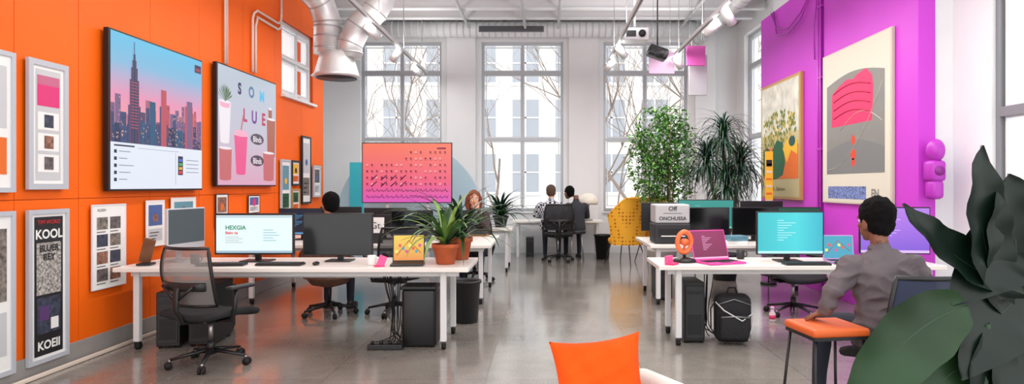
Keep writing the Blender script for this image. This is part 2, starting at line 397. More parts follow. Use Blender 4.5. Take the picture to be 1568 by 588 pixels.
framed('framed_poster',T,4.91,5.32,1.47,2.49,fgrey,d_cards,.045)
framed('framed_poster',T,4.91,5.33,.1,1.31,fgrey,d_type,.035)
framed('framed_poster',T,4.35,4.79,1.45,2.49,fgrey,d_small([palegrey,org,photoM[1]]),.035)
framed('framed_poster',T,4.35,4.79,.1,1.31,fgrey,d_small([photoM[3],palegrey,photoM[2]]),.035)
framed('photo_poster',T,5.62,6.08,.57,1.33,M('frame_pale',(226,228,232),.5),d_photos,.012,.012)
framed('pinned_print',T,6.39,6.7,.88,1.35,paper,d_small([bl,palegrey,photoM[1]]),.012,.01)
framed('pinned_print',T,6.82,7.3,.92,1.37,paper,d_small([tea,bl,photoM[3]]),.012,.01)
framed('pinned_print',T,7.75,8.05,.98,1.4,fblk,d_small([photoM[1],photoM[3],org]),.012,.01)
framed('pinned_print',T,8.6,8.95,1.12,1.37,fblk,d_small([bl,palegrey,pinkm]),.012,.01)
framed('picture_frame',T,9.64,10.0,1.05,1.9,fgrey,d_small([tea,grn,yel]),.03)
framed('picture_frame',T,10.05,10.38,1.5,1.9,fblk,d_small([yel,org,ink]),.03)
framed('picture_frame',T,10.05,10.38,1.05,1.45,fgold,d_small([grn,org,ink]),.03)
framed('picture_frame',T,10.47,10.87,1.2,2.32,fblk,d_small([palegrey,photoM[3],bl]),.03)
framed('picture_frame',T,11.0,11.35,1.3,1.85,fgrey,d_small([photoM[0],palegrey,bl]),.03)
def tvbody(b,u0,u1,v0,v1,T=.05):
    b.pb(u0+.3,u1-.3,v0+.3,v1-.3,0,.04,blk)
    b.pb(u0,u1,v0,v1,.03,.03+T,blk,.004)
b=MB(); b.T=PL(XL+.002); u0,u1,v0,v1=5.76,7.34,1.45,2.93; tvbody(b,u0,u1,v0,v1)
a0,a1,c0,c1=u0+.018,u1-.018,v0+.018,v1-.018; w=a1-a0;h=c1-c0; d=.084
b.rect(a0,a1,c0+.3*h,c1,d,grad('sky_gradient','Z',c0+.4*h,c1,[(0,(250,156,156)),(.35,(232,150,184)),(.7,(130,186,222)),(1,(84,190,230))],.95))
b.rect(a0,a1,c0,c0+.3*h,d,E('ui_white',(222,230,242),.95))
cityc=[E('city%d'%i,c,.8) for i,c in enumerate(((44,58,96),(62,78,122),(96,70,104),(196,86,102),(128,100,140),(36,92,128),(176,110,130)))]
wn=E('city_lit',(250,190,150),.9); wd=E('city_dim',(30,40,70),.7)
rr=random.Random(3)
for layer,(lo,hi,cs) in enumerate(((.46,.62,(3,4,6)),(.42,.56,(0,1,2,4)),(.36,.46,(0,1,5)))):
    x=0
    while x<.97:
        bw=rr.uniform(.03,.065); bw=min(bw,1-x); bh=rr.uniform(lo,hi)
        xa=a0+x*w; xb=a0+(x+bw*.92)*w; m=cityc[rr.choice(cs)]
        b.rect(xa,xb,c0+.3*h,c0+bh*h,d+.001*(layer+1),m)
        for _ in range(9):
            px=rr.uniform(xa+.004,xb-.012); py=rr.uniform(c0+.31*h,c0+bh*h-.03)
            b.rect(px,px+.008,py,py+.014,d+.001*(layer+1)+.0005,rr.choice((wn,wd)))
        x+=bw
for (cx,wd_,z1_,m) in ((.215,.12,.55,1),(.215,.09,.72,2),(.215,.062,.80,0),(.215,.04,.85,2),(.215,.02,.89,0),(.215,.007,.97,0),(.52,.06,.70,3),(.5,.05,.58,1),(.82,.1,.62,3),(.83,.07,.66,4),(.4,.06,.6,5)):
    b.rect(a0+(cx-wd_/2)*w,a0+(cx+wd_/2)*w,c0+.3*h,c0+z1_*h,d+.0045+.0002*z1_,cityc[m])
for k in range(16):
    b.rect(a0+.18*w,a0+.25*w,c0+(.4+.02*k)*h,c0+(.405+.02*k)*h,d+.0056,cityc[3])
b.rect(a0+.9*w,a0+.985*w,c0+.9*h,c0+.96*h,d+.002,E('logo_dark',(70,40,80),.8)); b.text('TPET',a0+.91*w,c0+.91*h,.045,d+.003,E('logo_red',(250,90,90)))
uid=E('ui_dark',(40,52,70),.8); uig=E('ui_grey',(150,165,180),.8)
for k in range(5):
    y=c0+(.05+.045*k)*h
    b.rect(a0+.03*w,a0+.055*w,y,y+.022*h,d+.001,uid); b.rect(a0+.075*w,a0+(.15+.03*(k%3))*w,y+.01*h,y+.016*h,d+.001,uig)
b.rect(a0+.03*w,a0+.22*w,c0+.275*h,c0+.285*h,d+.001,uid); b.rect(a0+.25*w,a0+.7*w,c0+.27*h,c0+.273*h,d+.001,uig); b.rect(a0+.66*w,a0+.664*w,c0+.03*h,c0+.26*h,d+.001,uig)
b.rect(a0+.69*w,a0+.75*w,c0+.1*h,c0+.24*h,d+.001,uid)
for k,cc in enumerate(((230,60,60),(240,180,40),(60,180,90),(60,120,220))): b.rect(a0+.7*w,a0+.74*w,c0+(.11+.03*k)*h,c0+(.13+.03*k)*h,d+.002,E('ui_c%d'%k,cc))
for k in range(4): b.rect(a0+.79*w,a0+.95*w,c0+(.12+.03*k)*h,c0+(.126+.03*k)*h,d+.001,uig)
b.obj('wall_television')
# TV 2
b=MB(); b.T=PL(XL+.002); u0,u1,v0,v1=7.66,9.36,1.49,2.99; tvbody(b,u0,u1,v0,v1)
a0,a1,c0,c1=u0+.018,u1-.018,v0+.018,v1-.018; w=a1-a0;h=c1-c0
b.rect(a0,a1,c0,c1,d,grad('tv2_gradient','Z',c0,c1,[(0,(222,172,196)),(.35,(202,194,212)),(1,(188,202,216))],.92))
tx=E('type_navy',(30,40,90),.8)
for ch,x,y,s,m in (('S',.33,.8,.2,tx),('O',.53,.8,.2,E('type_steel',(90,130,170),.8)),('M',.72,.79,.2,E('type_sky',(90,190,230),.9)),('L',.42,.57,.23,E('type_magenta',(190,40,110),.9)),('U',.58,.57,.23,E('type_purple',(110,50,150),.9)),('E',.75,.57,.23,E('type_crimson',(190,40,80),.9))):
    b.text(ch,a0+x*w,c0+y*h,s,d+.002,m,'CENTER',.008)
cp=E('cup_pink',(238,96,150),.85); cr=E('cup_rose',(206,116,120),.8); cg=E('cup_ltpink',(244,176,200),.88); gr_=E('leaf_green',(70,110,74),.7); tan=E('bottle_tan',(180,106,84),.78); wh=E('cup_white',(238,232,238),.9)
def cup(x,y,wb,wt,hh,m,dd):
    pts=[(a0+(x-wb/2)*w,c0+y*h)]+[(a0+(x+wb/2*math.sin(t))*w,c0+(y-.012*math.cos(t))*h) for t in (-1.2,-.6,0,.6,1.2)]+[(a0+(x+wb/2)*w,c0+y*h),(a0+(x+wt/2)*w,c0+(y+hh)*h),(a0+(x-wt/2)*w,c0+(y+hh)*h)]
    b.poly(pts,d+dd,m)
    b.disc(a0+x*w,c0+(y+hh)*h,wt/2*w,d+dd+.0003,wh,.012*h)
cup(.11,.05,.17,.19,.26,cr,.002); cup(.1,.36,.13,.18,.34,wh,.0025); cup(.35,.1,.15,.22,.34,cp,.003)
b.poly([(a0+.33*w,c0+.44*h),(a0+.35*w,c0+.44*h),(a0+.4*w,c0+.62*h),(a0+.38*w,c0+.62*h)],d+.0035,cr)
b.disc(a0+.35*w,c0+.455*h,.11*w,d+.0038,cg,.03*h)
cup(.9,.28,.15,.17,.36,tan,.002); cup(.88,.64,.07,.07,.1,tan,.0022); cup(.85,.05,.2,.22,.26,cr,.0028); cup(.1,.66,.14,.16,.04,cg,.003)
for k in range(9):
    a=.5+k*.27; b.poly([(a0+.1*w,c0+.7*h),(a0+.1*w+.16*math.cos(a)-.015,c0+.7*h+.17*math.sin(a)),(a0+.1*w+.21*math.cos(a),c0+.7*h+.22*math.sin(a)),(a0+.1*w+.16*math.cos(a)+.02,c0+.7*h+.15*math.sin(a))],d+.004+.0001*k,gr_ if k%2 else E('leaf_g2',(110,140,90),.7))
for y in (.38,.18):
    b.disc(a0+.63*w,c0+(y+.045)*h,.2,d+.005,E('badge_dark',(80,74,92),.8),.075); b.text('Blinds',a0+.63*w,c0+(y+.018)*h,.11,d+.006,wh,'CENTER',.002)
b.obj('wall_television')
# ------------------------------------------------------------ right wall art
b=MB(); b.T=PR(3.898)
u0,u1,v0,v1=-8.86,-7.1,1.27,3.27
b.pb(u0,u1,v0,v1,0.002,.04,M('frame_cream',(204,196,176),.5),.004)
w=u1-u0;h=v1-v0;d=.042
b.rect(u0+.02,u1-.02,v0+.02,v1-.02,d,cream)
sage=M('print_sage',(134,134,130),.6,var=.05,scale=3)
b.poly([(u0+.08*w,v0+.19*h),(u0+.92*w,v0+.19*h)]+[(u0+(.92-.84*t)*w,v0+(.78+.05*math.sin(pi*t))*h) for t in [i/14 for i in range(15)]],d+.001,sage)
b.poly([(u0+.08*w,v0+.19*h),(u0+.92*w,v0+.19*h)]+[(u0+(.92-.84*t)*w,v0+(.34+.06*math.sin(pi*t))*h) for t in [i/14 for i in range(15)]],d+.0015,M('print_sage2',(122,124,124),.6))
pk=M('print_coral',(228,50,104),.6); pk2=M('print_coral_d',(190,30,80),.6)
b.poly([(u0+a*w,v0+c*h) for a,c in ((.16,.5),(.76,.5),(.78,.7),(.76,.77),(.68,.82),(.55,.8),(.5,.78),(.4,.79),(.28,.76),(.17,.72))],d+.002,pk)
for k in range(4):
    b.tube([(u0+(.2+.54*t)*w,v0+(.72-.055*k+.035*math.sin(pi*t))*h,d+.003) for t in [i/12 for i in range(13)]],.009,pk2,4)
for (y,r) in ((.4,.05),(.31,.06),(.26,.045)): b.disc(u0+.5*w,v0+y*h,r,d+.003,M('print_redorange',(236,70,50),.6),r*1.2)
ln=M('print_line',(200,196,180),.6)
b.tube([(u0+(.1+.8*t)*w,v0+(.22+.5*t*t)*h,d+.003) for t in [i/14 for i in range(15)]],.004,ln,4)
b.tube([(u0+(.3+.6*t)*w,v0+(.47+.1*math.sin(3*t))*h,d+.003) for t in [i/14 for i in range(15)]],.004,ln,4)
b.rect(u0+.1*w,u0+.68*w,v0+.03*h,v0+.11*h,d+.001,M('print_pattern',(110,126,176),.6,var=.9,scale=45))
b.text('EN',u0+.8*w,v0+.045*h,.14,d+.002,sage,'CENTER',.005)
b.obj('framed_art_print')
b=MB(); b.T=PR(3.898); u0,u1,v0,v1=-11.35,-9.6,1.28,3.22; w=u1-u0;h=v1-v0
b.pb(u0,u1,v0,v1,0.002,.05,fgold,.004); b.rect(u0+.04,u1-.04,v0+.04,v1-.04,.052,M('print_tan',(196,184,140),.7)); d=.053
b.rect(u0+.04*w,u0+.96*w,v0+.55*h,v0+.97*h,d,M('print_mist',(210,208,196),.6,var=.25,scale=5))
for _ in range(190):
    t=rr.uniform(.1,.9); y=rr.uniform(.44,.66+.08*math.sin(pi*t)); b.disc(u0+t*w,v0+y*h,.03,d+.001+rr.uniform(0,.001),rr.choice((M('print_leaf1',(140,136,40),.6),M('print_leaf2',(96,116,40),.6),M('print_leaf3',(190,166,60),.6))),.035,7)
b.rect(u0+.08*w,u0+.96*w,v0+.17*h,v0+.44*h,d+.002,org)
b.poly([(u0+a*w,v0+c*h) for a,c in ((.08,.2),(.08,.42),(.2,.45),(.3,.4),(.45,.5),(.6,.47),(.66,.3),(.6,.2),(.45,.17),(.25,.16))],d+.003,grn)
b.poly([(u0+a*w,v0+c*h) for a,c in ((.6,.42),(.72,.5),(.94,.48),(.94,.36),(.8,.4),(.7,.3))],d+.004,yel)
b.disc(u0+.82*w,v0+.47*h,.13,d+.005,M('print_deepteal',(20,80,80),.6),.08)
b.text('fe . Banomon',u0+.5*w,v0+.07*h,.1,d+.002,M('text_brown',(110,90,50),.6),'CENTER'); b.obj('framed_art_print')
b=MB(); b.T=TR(3.42,9.75,0)
b.cyl((0,0,0),(0,0,.03),.12,blk); b.cyl((0,0,.03),(0,0,2.02),.01,blk); b.box((0,-.02,1.58),(.12,.012,.88),yel,.003)
for k in range(6): b.box((0,-.028,1.27+.11*k),(.085,.004,.03),org if k%2 else cream)
b.box((0,-.028,1.84),(.085,.004,.1),ink); b.obj('sign_stand')
b=MB(); b.T=TR(4.0,6.56,1.4)
b.box((0,0,.25),(.16,.18,.22),purple2,.04); b.ell((0,-.02,.46),(.09,.09,.12),purple2); b.box((0,0,.06),(.13,.16,.2),purple2,.04); b.cyl((0,-.09,.25),(0,-.1,.25),.05,M('speaker_cone',(140,34,140),.5)); b.box((0,.08,.25),(.05,.1,.4),purple2); b.obj('wall_speaker')
# ------------------------------------------------------------ furniture builders
def table(name,x0,x1,y0,y1,legs,z=.76,cast=True,rails=True):
    b=MB(); b.box(((x0+x1)/2,(y0+y1)/2,z-.02),(x1-x0,y1-y0,.04),desk,.005)
    if rails:
        for y in (y0+.12,y1-.12): b.box(((x0+x1)/2,y,z-.065),(x1-x0-.2,.03,.05),legm)
    for lx,ly in legs:
        zb=.075 if cast else .0
        b.box((lx,ly,(z-.04+zb)/2),(.055,.055,z-.04-zb),legm,.006)
        if cast:
            b.cyl((lx,ly,zb),(lx,ly,.05),.012,steel,seg=8)
            b.cyl((lx-.018,ly+.01,.033),(lx+.018,ly+.01,.033),.033,rub); b.box((lx,ly,.058),(.04,.05,.02),blk,.006)
    xs=sorted(set(l[0] for l in legs))
    for x in xs:
        ys=[l[1] for l in legs if l[0]==x]
        if len(ys)>1: b.box((x,(min(ys)+max(ys))/2,z-.07),(.04,max(ys)-min(ys),.05),legm)
    return b,name
def cables(b,x,y,z0,n,seed,sp=.12):
    r=random.Random(seed)
    for k in range(n):
        dx=r.uniform(-sp,sp); dy=r.uniform(-.05,.05); ex=x+r.uniform(-.25,.25)
        P=[V((x+dx,y+dy,z0)),V((x+dx*.7,y,z0*.7)),V((x+dx*.3,y-.02,z0*.4)),V((x+dx*.4,y,.1)),V(((x+ex)/2,y-.06,.02)),V((ex,y-.12,.012))]
        pts=[]
        for i in range(len(P)-1):
            for t in (0,.33,.66):
                p0=P[max(i-1,0)];p1=P[i];p2=P[i+1];p3=P[min(i+2,len(P)-1)]
                pts.append(.5*((2*p1)+(p2-p0)*t+(2*p0-5*p1+4*p2-p3)*t*t+(3*p1-p0-3*p2+p3)*t**3))
        for q in pts: q.z=max(q.z,.01)
        b.tube(pts,.005,rub,6)
b,n=table('desk',-3.88,-.68,5.75,6.6,[(-3.72,5.86),(-3.72,6.48),(-.92,5.86),(-.92,6.48)])
b.box((-2.3,6.45,.6),(2.4,.12,.04),legm); cables(b,-1.42,6.2,.7,9,3,.16)
b.obj(n)
b,n=table('desk',-3.85,-.66,7.95,9.6,[(-3.7,8.1),(-3.7,9.45),(-.8,8.1),(-.8,9.45)]); b.obj(n)
b,n=table('desk',1.06,3.72,5.9,6.6,[(1.26,6.0),(1.26,6.5),(3.6,6.0),(3.6,6.5)]); cables(b,1.62,6.45,.7,6,5); b.obj(n)
b,n=table('desk',1.32,3.78,7.95,9.25,[(1.44,8.07),(1.44,9.13),(3.6,8.07),(3.6,9.13)]); b.obj(n)
b,n=table('desk',-.68,1.25,13.32,14.05,[(-.55,13.42),(-.55,13.95),(1.12,13.42),(1.12,13.95)],cast=False); b.obj(n)
b,n=table('desk',-1.9,-.55,11.0,12.0,[(-1.8,11.1),(-1.8,11.9),(-.65,11.1),(-.65,11.9)]); b.obj(n)
meshf=M('mesh_fabric_grey',(132,129,126),.8,tr=.25)
meshb=M('mesh_fabric_black',(34,36,40),.8,tr=.2)
meshn=M('mesh_fabric_navy',(30,38,62),.8,tr=.03)
seatf=M('seat_fabric_black',(30,31,34),.9,bump=.3,bs=250)
def chair(name,x,y,rz,sh=.47,mesh=meshb,top=.98,bw=.46,frame=blk,arms=True):
    b=MB(); b.T=TR(x,y,0,rz)
    for k in range(5):
        a=2*pi*k/5+.3; dx,dy=math.cos(a),math.sin(a)
        b.tube([(dx*.03,dy*.03,.12),(dx*.15,dy*.15,.105),(dx*.3,dy*.3,.078)],[(.028,.02),(.022,.016),(.016,.012)],frame,8)
        b.cyl((dx*.3,dy*.3,.08),(dx*.3,dy*.3,.055),.01,steel,seg=6)
        px,py=-dy,dx
        for s in(-1,1): b.cyl((dx*.31+px*.008*s,dy*.31+py*.008*s,.03),(dx*.31+px*.026*s,dy*.31+py*.026*s,.03),.03,rub,seg=14)
        b.box((dx*.31,dy*.31,.052),(.035,.035,.025),frame,.008)
    b.cyl((0,0,.1),(0,0,.2),.032,frame); b.cyl((0,0,.2),(0,0,sh-.09),.018,steel); b.cyl((0,0,.09),(0,0,.13),.045,frame)
    b.box((0,-.02,sh-.08),(.2,.26,.05),frame,.015)
    b.tube([(.08,0,sh-.08),(.2,0,sh-.09)],.008,frame,6)
    def sf(p):
        z=p.z
        if p.y>.12: z-= (p.y-.12)**2*2
        return V((p.x,p.y,z+.35*(p.x**2)))
    b.grid(lambda u,v:sf(V(((u-.5)*.5,(v-.5)*.48,sh))),12,12,seatf)
    b.grid(lambda u,v:sf(V(((.5-u)*.5,(v-.5)*.48,sh-.055))),12,12,seatf)
    ring=[V((-.25,-.24,0)),V((.25,-.24,0)),V((.25,.24,0)),V((-.25,.24,0))]
    pts=[]
    for i in range(4):
        for t in range(6): pts.append(sf(ring[i].lerp(ring[(i+1)%4],t/6)+V((0,0,sh-.028))))
    b.tube(pts,.03,seatf,8,closed=True)
    z0=sh+.07; hb=top-z0
    def bf(u,v):
        ww=bw*(.78+.3*math.sin(pi*(.15+.7*v)))*.5*1.0
        X=(u*2-1)*ww
        Y=-.24-.05*math.sin(pi*v*.9)-.07*v+ .09*(X/ww if ww else 0)**2*1.0
        return V((X,Y,z0+hb*v))
    b.grid(bf,14,14,mesh)
    edge=[bf(0,t/12) for t in range(13)]+[bf(t/8,1) for t in range(1,9)]+[bf(1,1-t/12) for t in range(1,13)]+[bf(1-t/8,0) for t in range(1,8)]
    b.tube(edge,.014,frame,8,closed=True)
    for t in (.35,): b.tube([bf(.08+.84*i/8,t)+V((0,-.012,0)) for i in range(9)],[(.012,.035)]*9,frame,8,up=(0,0,1))
    b.tube([(0,-.1,sh-.08),(0,-.28,sh-.06),(0,-.34,sh+.06),(0,-.33,sh+.2),(0,-.31,z0+.36*hb)],[(.03,.018)]*5,frame,8)
    b.tube([(0,-.33,sh+.12),(-.16,-.32,z0+.36*hb)],.012,frame,8);b.tube([(0,-.33,sh+.12),(.16,-.32,z0+.36*hb)],.012,frame,8)
    if arms:
        for s in(-1,1):
            b.tube([(s*.1,-.02,sh-.08),(s*.27,-.04,sh-.06),(s*.3,-.04,sh+.05),(s*.3,-.03,sh+.19)],[(.016,.022)]*4,frame,8)
            b.box((s*.3,.02,sh+.205),(.08,.25,.03),blk2,.012)
    return b.obj(name)
chair('office_chair',-2.8,5.38,-.35,sh=.46,mesh=meshf,top=1.0,bw=.5)
chair('office_chair',.28,12.7,0.05,sh=.57,mesh=M('mesh_fabric_dark',(34,36,40),.8,tr=.05),top=1.13,bw=.54)
chair('office_chair',2.9,7.45,pi+.3,mesh=meshb,top=1.0)
chair('office_chair',2.17,3.82,.2,sh=.5,mesh=meshn,top=.99,bw=.6,arms=False)
chair('office_chair',-1.1,10.15,pi,mesh=meshb,top=.96)
chair('office_chair',-1.75,7.5,.5,mesh=meshb,top=1.02)
def shell_chair(name,x,y,rz,mat,sh=.46,top=.86):
    b=MB(); b.T=TR(x,y,0,rz)
    for k in range(5):
        a=2*pi*k/5+.2; dx,dy=math.cos(a),math.sin(a)
        b.tube([(dx*.03,dy*.03,.12),(dx*.3,dy*.3,.075)],[.024,.014],blk,8)
        b.cyl((dx*.3-dy*.02,dy*.3+dx*.02,.03),(dx*.3+dy*.02,dy*.3-dx*.02,.03),.03,rub,seg=12)
        b.cyl((dx*.3,dy*.3,.08),(dx*.3,dy*.3,.05),.01,blk,seg=6)
    b.cyl((0,0,.1),(0,0,sh-.05),.022,blk)
    b.lathe([(.05,-.14),(.2,-.1),(.28,0),(.275,.02),(.2,.01),(.05,0)],(0,0,sh),mat,28)
    for o in (0,.02):
        b.grid(lambda u,v:V(((.27+o+.04*v)*math.cos(pi*(1+u)),(.27+o+.04*v)*math.sin(pi*(1+u)),sh-.02+(top-sh)*v*(.35+.65*math.sin(pi*u)))),24,8,mat)
    b.tube([V(((.32)*math.cos(pi*(1+u)),(.32)*math.sin(pi*(1+u)),sh-.02+(top-sh)*(.35+.65*math.sin(pi*u)))) for u in [i/24 for i in range(25)]],.016,mat,8)
    return b.obj(name)
brown=M('woven_brown',(110,76,60),.8,var=.3,scale=50,bump=.5,bs=120)
shell_chair('swivel_tub_chair',-2.5,7.45,0,brown)
def dots():
    m=bpy.data.materials.new('yellow_perforated'); m.use_nodes=True; nt=m.node_tree; b=nt.nodes['Principled BSDF']; b.inputs['Roughness'].default_value=.6
    tc=nt.nodes.new('ShaderNodeTexCoord'); vo=nt.nodes.new('ShaderNodeTexVoronoi'); vo.inputs['Scale'].default_value=15; vo.inputs['Randomness'].default_value=.1
    r=nt.nodes.new('ShaderNodeValToRGB'); r.color_ramp.interpolation='LINEAR'; r.color_ramp.elements[0].position=.25; r.color_ramp.elements[1].position=.36
    r.color_ramp.elements[0].color=lin((186,106,8)); r.color_ramp.elements[1].color=lin((250,182,44))
    nt.links.new(tc.outputs['Object'],vo.inputs['Vector']); nt.links.new(vo.outputs['Distance'],r.inputs[0]); nt.links.new(r.outputs[0],b.inputs['Base Color']); return m
ydot=dots()
def barrel(name,x,y,rz):
    b=MB(); b.T=TR(x,y,0,rz); sh=.44
    for sx,sy in((-1,-1),(1,-1),(1,1),(-1,1)): b.tube([(sx*.2,sy*.2,sh-.04),(sx*.29,sy*.29,0)],[.012,.008],blk,8)
    b.lathe([(.05,-.06),(.3,-.05),(.33,0),(.33,.05),(.28,.08),(.05,.085)],(0,0,sh),M('yellow_seat',(244,170,36),.7),28)
    top=1.26
    for o in (0,.03):
        b.grid(lambda u,v:V(((.33+o+.11*v)*math.cos(pi*(.93+1.14*u)),(.33+o+.11*v)*math.sin(pi*(.93+1.14*u)),sh-.05+(top-sh+.05)*v*(.62+.38*min(1,1.6*math.sin(pi*u))))),30,10,ydot)
    b.tube([V((.455*math.cos(pi*(.93+1.14*u)),.455*math.sin(pi*(.93+1.14*u)),sh-.05+(top-sh+.05)*(.62+.38*min(1,1.6*math.sin(pi*u))))) for u in [i/30 for i in range(31)]],.02,ydot,8)
    return b.obj(name)
barrel('lounge_chair',1.55,12.2,.9); barrel('lounge_chair',2.2,12.75,-.6)
def monitor(name,x,y,rz,w,h,draw=None,z=.762,lift=.07,body=blk,scr=scroff,bez=.012,chin=0,base='plate'):
    b=MB(); b.T=TR(x,y,z,rz)
    b.box((0,.0,lift+h/2),(w,.03,h),body,.006)
    b.box((0,.03,lift+h*.5),(w*.5,.035,h*.5),body,.012)
    b.box((0,.06,.006),(w*.36,.2,.012),body,.004)
    b.box((0,.075,lift*.5+h*.22),(.06,.02,lift+h*.44),body,.004)
    b.T=b.T@PF(-.0155); u0=-w/2+bez;u1=w/2-bez;v0=lift+bez+chin;v1=lift+h-bez
    b.rect(u0,u1,v0,v1,.001,scr)
    if draw: draw(b,u0,v0,u1-u0,v1-v0,.002)
    return b.obj(name)
def s_word(b,u,v,w,h,d):
    b.rect(u,u+w,v+.93*h,v+h,d,E('win_bar',(200,222,230)))
    b.rect(u,u+w,v,v+.06*h,d,E('task_bar',(170,196,212)))
    b.text('HEXGIA',u+.12*w,v+.62*h,.055,d,E('txt_green',(30,150,110),.8),bold=.0016)
    b.text('Biahc na',u+.12*w,v+.5*h,.036,d,E('txt_red',(226,60,60),.9),bold=.0012)
    for k in range(4): b.rect(u+.12*w,u+(.3+.05*(k%2))*w,v+(.42-.05*k)*h,v+(.43-.05*k)*h,d,E('txt_grey',(150,160,165)))
    for k in range(5): b.rect(u+.62*w,u+(.75+.04*(k%3))*w,v+(.6-.07*k)*h,v+(.615-.07*k)*h,d,E('txt_teal',(120,190,200)))
def s_code(col):
    def f(b,u,v,w,h,d):
        m=E('code_line_%d'%(col[0]+col[1]),col)
        for k in range(9): b.rect(u+.3*w,u+(.4+.06*((k*7)%4))*w,v+(.8-.06*k)*h,v+(.815-.06*k)*h,d,m)
        b.rect(u,u+w,v,v+.06*h,d,m)
    return f
monitor('computer_monitor',-2.8,6.2,0,.77,.4,s_word,scr=E('scr_white',(228,246,248),.97),bez=.018)
monitor('computer_monitor',-2.0,6.22,0,.68,.41,None,lift=.06)
monitor('computer_monitor',2.38,6.2,0,.65,.42,s_code((190,250,255)),scr=grad('scr_teal','X',2.05,2.7,[(0,(30,196,206)),(.6,(60,222,230)),(1,(30,186,210))],.95))
monitor('computer_monitor',3.42,6.25,-.1,.66,.46,s_code((225,190,255)),scr=grad('scr_purple','Z',.8,1.3,[(0,(120,80,220)),(.6,(170,110,235)),(1,(190,130,240))],.95))
monitor('desktop_computer',-3.5,6.25,1.42,.52,.4,None,lift=.12,body=M('silver_plastic',(206,208,212),.35,.3),scr=E('scr_dusk',(104,114,120),.5),chin=.05)
monitor('computer_monitor',-3.3,8.7,0,.6,.36,s_code((90,170,220)),scr=E('scr_navy',(24,40,60),.7))
monitor('computer_monitor',-2.2,8.9,pi,.6,.36); monitor('computer_monitor',-1.75,8.5,.15,.55,.34,s_code((60,70,90)),scr=scroff)
monitor('computer_monitor',-1.25,9.1,pi,.5,.32); monitor('computer_monitor',-2.95,9.3,pi,.6,.36)
monitor('computer_monitor',2.15,8.5,0,.62,.38); monitor('computer_monitor',2.82,8.55,0,.62,.38)
monitor('computer_monitor',2.3,9.1,.0,.8,.42,s_code((120,220,210)),scr=E('scr_green',(60,160,150),.8),lift=.12)
monitor('computer_monitor',3.4,8.6,-.1,.6,.38,None,scr=E('scr_dkgreen',(24,94,70),.6))
monitor('computer_monitor',3.1,9.12,pi,.6,.4,lift=.12); monitor('computer_monitor',1.62,9.02,pi,.5,.4,lift=.1)
def laptop(name,x,y,rz,body,scr,w=.34,dp=.23,tilt=.3,z=.762,draw=None,hs=None):
    b=MB(); b.T=TR(x,y,z,rz); hs=hs or dp
    b.box((0,0,.009),(w,dp,.018),body,.005)
    b.box((0,.02,.019),(w*.88,dp*.5,.003),blk2)
    for r in range(4):
        for c in range(11): b.box((-w*.4+w*.08*c,-.02+.027*r,.0215),(w*.065,.02,.002),blk)
    b.box((0,-dp*.33,.0188),(w*.3,dp*.22,.001),blk2)
    b.T=b.T@Matrix.Translation((0,dp/2,.015))@Matrix.Rotation(-tilt,4,'X')
    b.box((0,.004,hs/2),(w,.008,hs),body,.003)
    b.T=b.T@PF(-.001); b.rect(-w/2+.01,w/2-.01,.014,hs-.01,0,scr)
    if draw: draw(b,-w/2+.01,.014,w-.02,hs-.024,.001)
    return b.obj(name)
def s_ui(b,u,v,w,h,d):
    for k in range(8):
        m=E('ui_mix%d'%(k%4),((250,240,120),(240,90,60),(60,170,200),(230,80,150))[k%4])
        x=u+(.05+.11*k)*w; y=v+(.3+.35*((k*5)%3)/3)*h; b.rect(x,x+.09*w,y,y+.12*h,d,m)
    b.tube([(u+.1*w,v+.2*h,d),(u+.5*w,v+.8*h,d),(u+.9*w,v+.3*h,d)],.003,E('ui_mix9',(180,60,20)),4)
laptop('laptop',-1.27,5.96,.12,blk2,grad('lap1','Z',.78,1.05,[(0,(240,140,60)),(.5,(240,190,70)),(1,(250,215,80))],.95),w=.3,tilt=.08,draw=s_ui,hs=.26)
pinkb=M('pink_aluminium',(226,76,164),.35,.2)
laptop('laptop',1.68,6.1,.35,pinkb,grad('lap2','Z',.78,1.05,[(0,(140,16,84)),(1,(170,30,104))],.8),w=.4,dp=.27,tilt=.3,draw=s_code((255,190,230)),hs=.3)
laptop('laptop',2.88,6.15,-.05,M('silver_laptop',(190,150,200),.35,.4),E('lap3',(70,170,200),.85),w=.3,tilt=.15,draw=s_ui,hs=.24)
def keyboard(x,y,rz,z=.762):
    b=MB(); b.T=TR(x,y,z,rz); b.box((0,0,.009),(.42,.14,.018),blk,.005)
    for r in range(5):
        for c in range(14): b.box((-.19+.029*c,-.05+.025*r,.021),(.024,.02,.006),blk2)
    b.obj('computer_keyboard')
keyboard(-2.45,5.95,0); keyboard(-2.98,5.92,.1); keyboard(2.45,5.98,0); keyboard(3.3,6.0,0)
def mouse(x,y): 
    b=MB(); b.ell((x,y,.777),(.03,.055,.017),blk,12,8); b.box((x,y+.02,.793),(.004,.02,.004),blk2); b.obj('computer_mouse')
mouse(-2.12,5.95); mouse(2.75,5.98)
b=MB(); b.T=TR(-3.7,5.95,.762,.2); b.box((0,0,.01),(.12,.14,.02),blk,.004); b.box((0,.03,.13),(.1,.02,.24),M('wood_dark',(120,76,50),.5,var=.2),.004,rot=Matrix.Rotation(.25,3,'X')@Matrix.Rotation(.3,3,'Y')); b.obj('phone_stand')
def mug(x,y,z,m):
    b=MB(); b.lathe([(.034,0),(.038,.01),(.04,.09),(.037,.09),(.035,.015),(.005,.012)],(x,y,z),m,20); b.tube([(x+.038,y,z+.075),(x+.062,y,z+.07),(x+.066,y,z+.045),(x+.058,y,z+.025),(x+.036,y,z+.02)],.006,m,8); b.obj('coffee_mug')
mug(-3.3,6.05,.762,blk2); mug(-1.6,5.95,.762,paper); mug(1.98,6.45,.762,blk2); mug(-1.0,8.2,.762,terra)
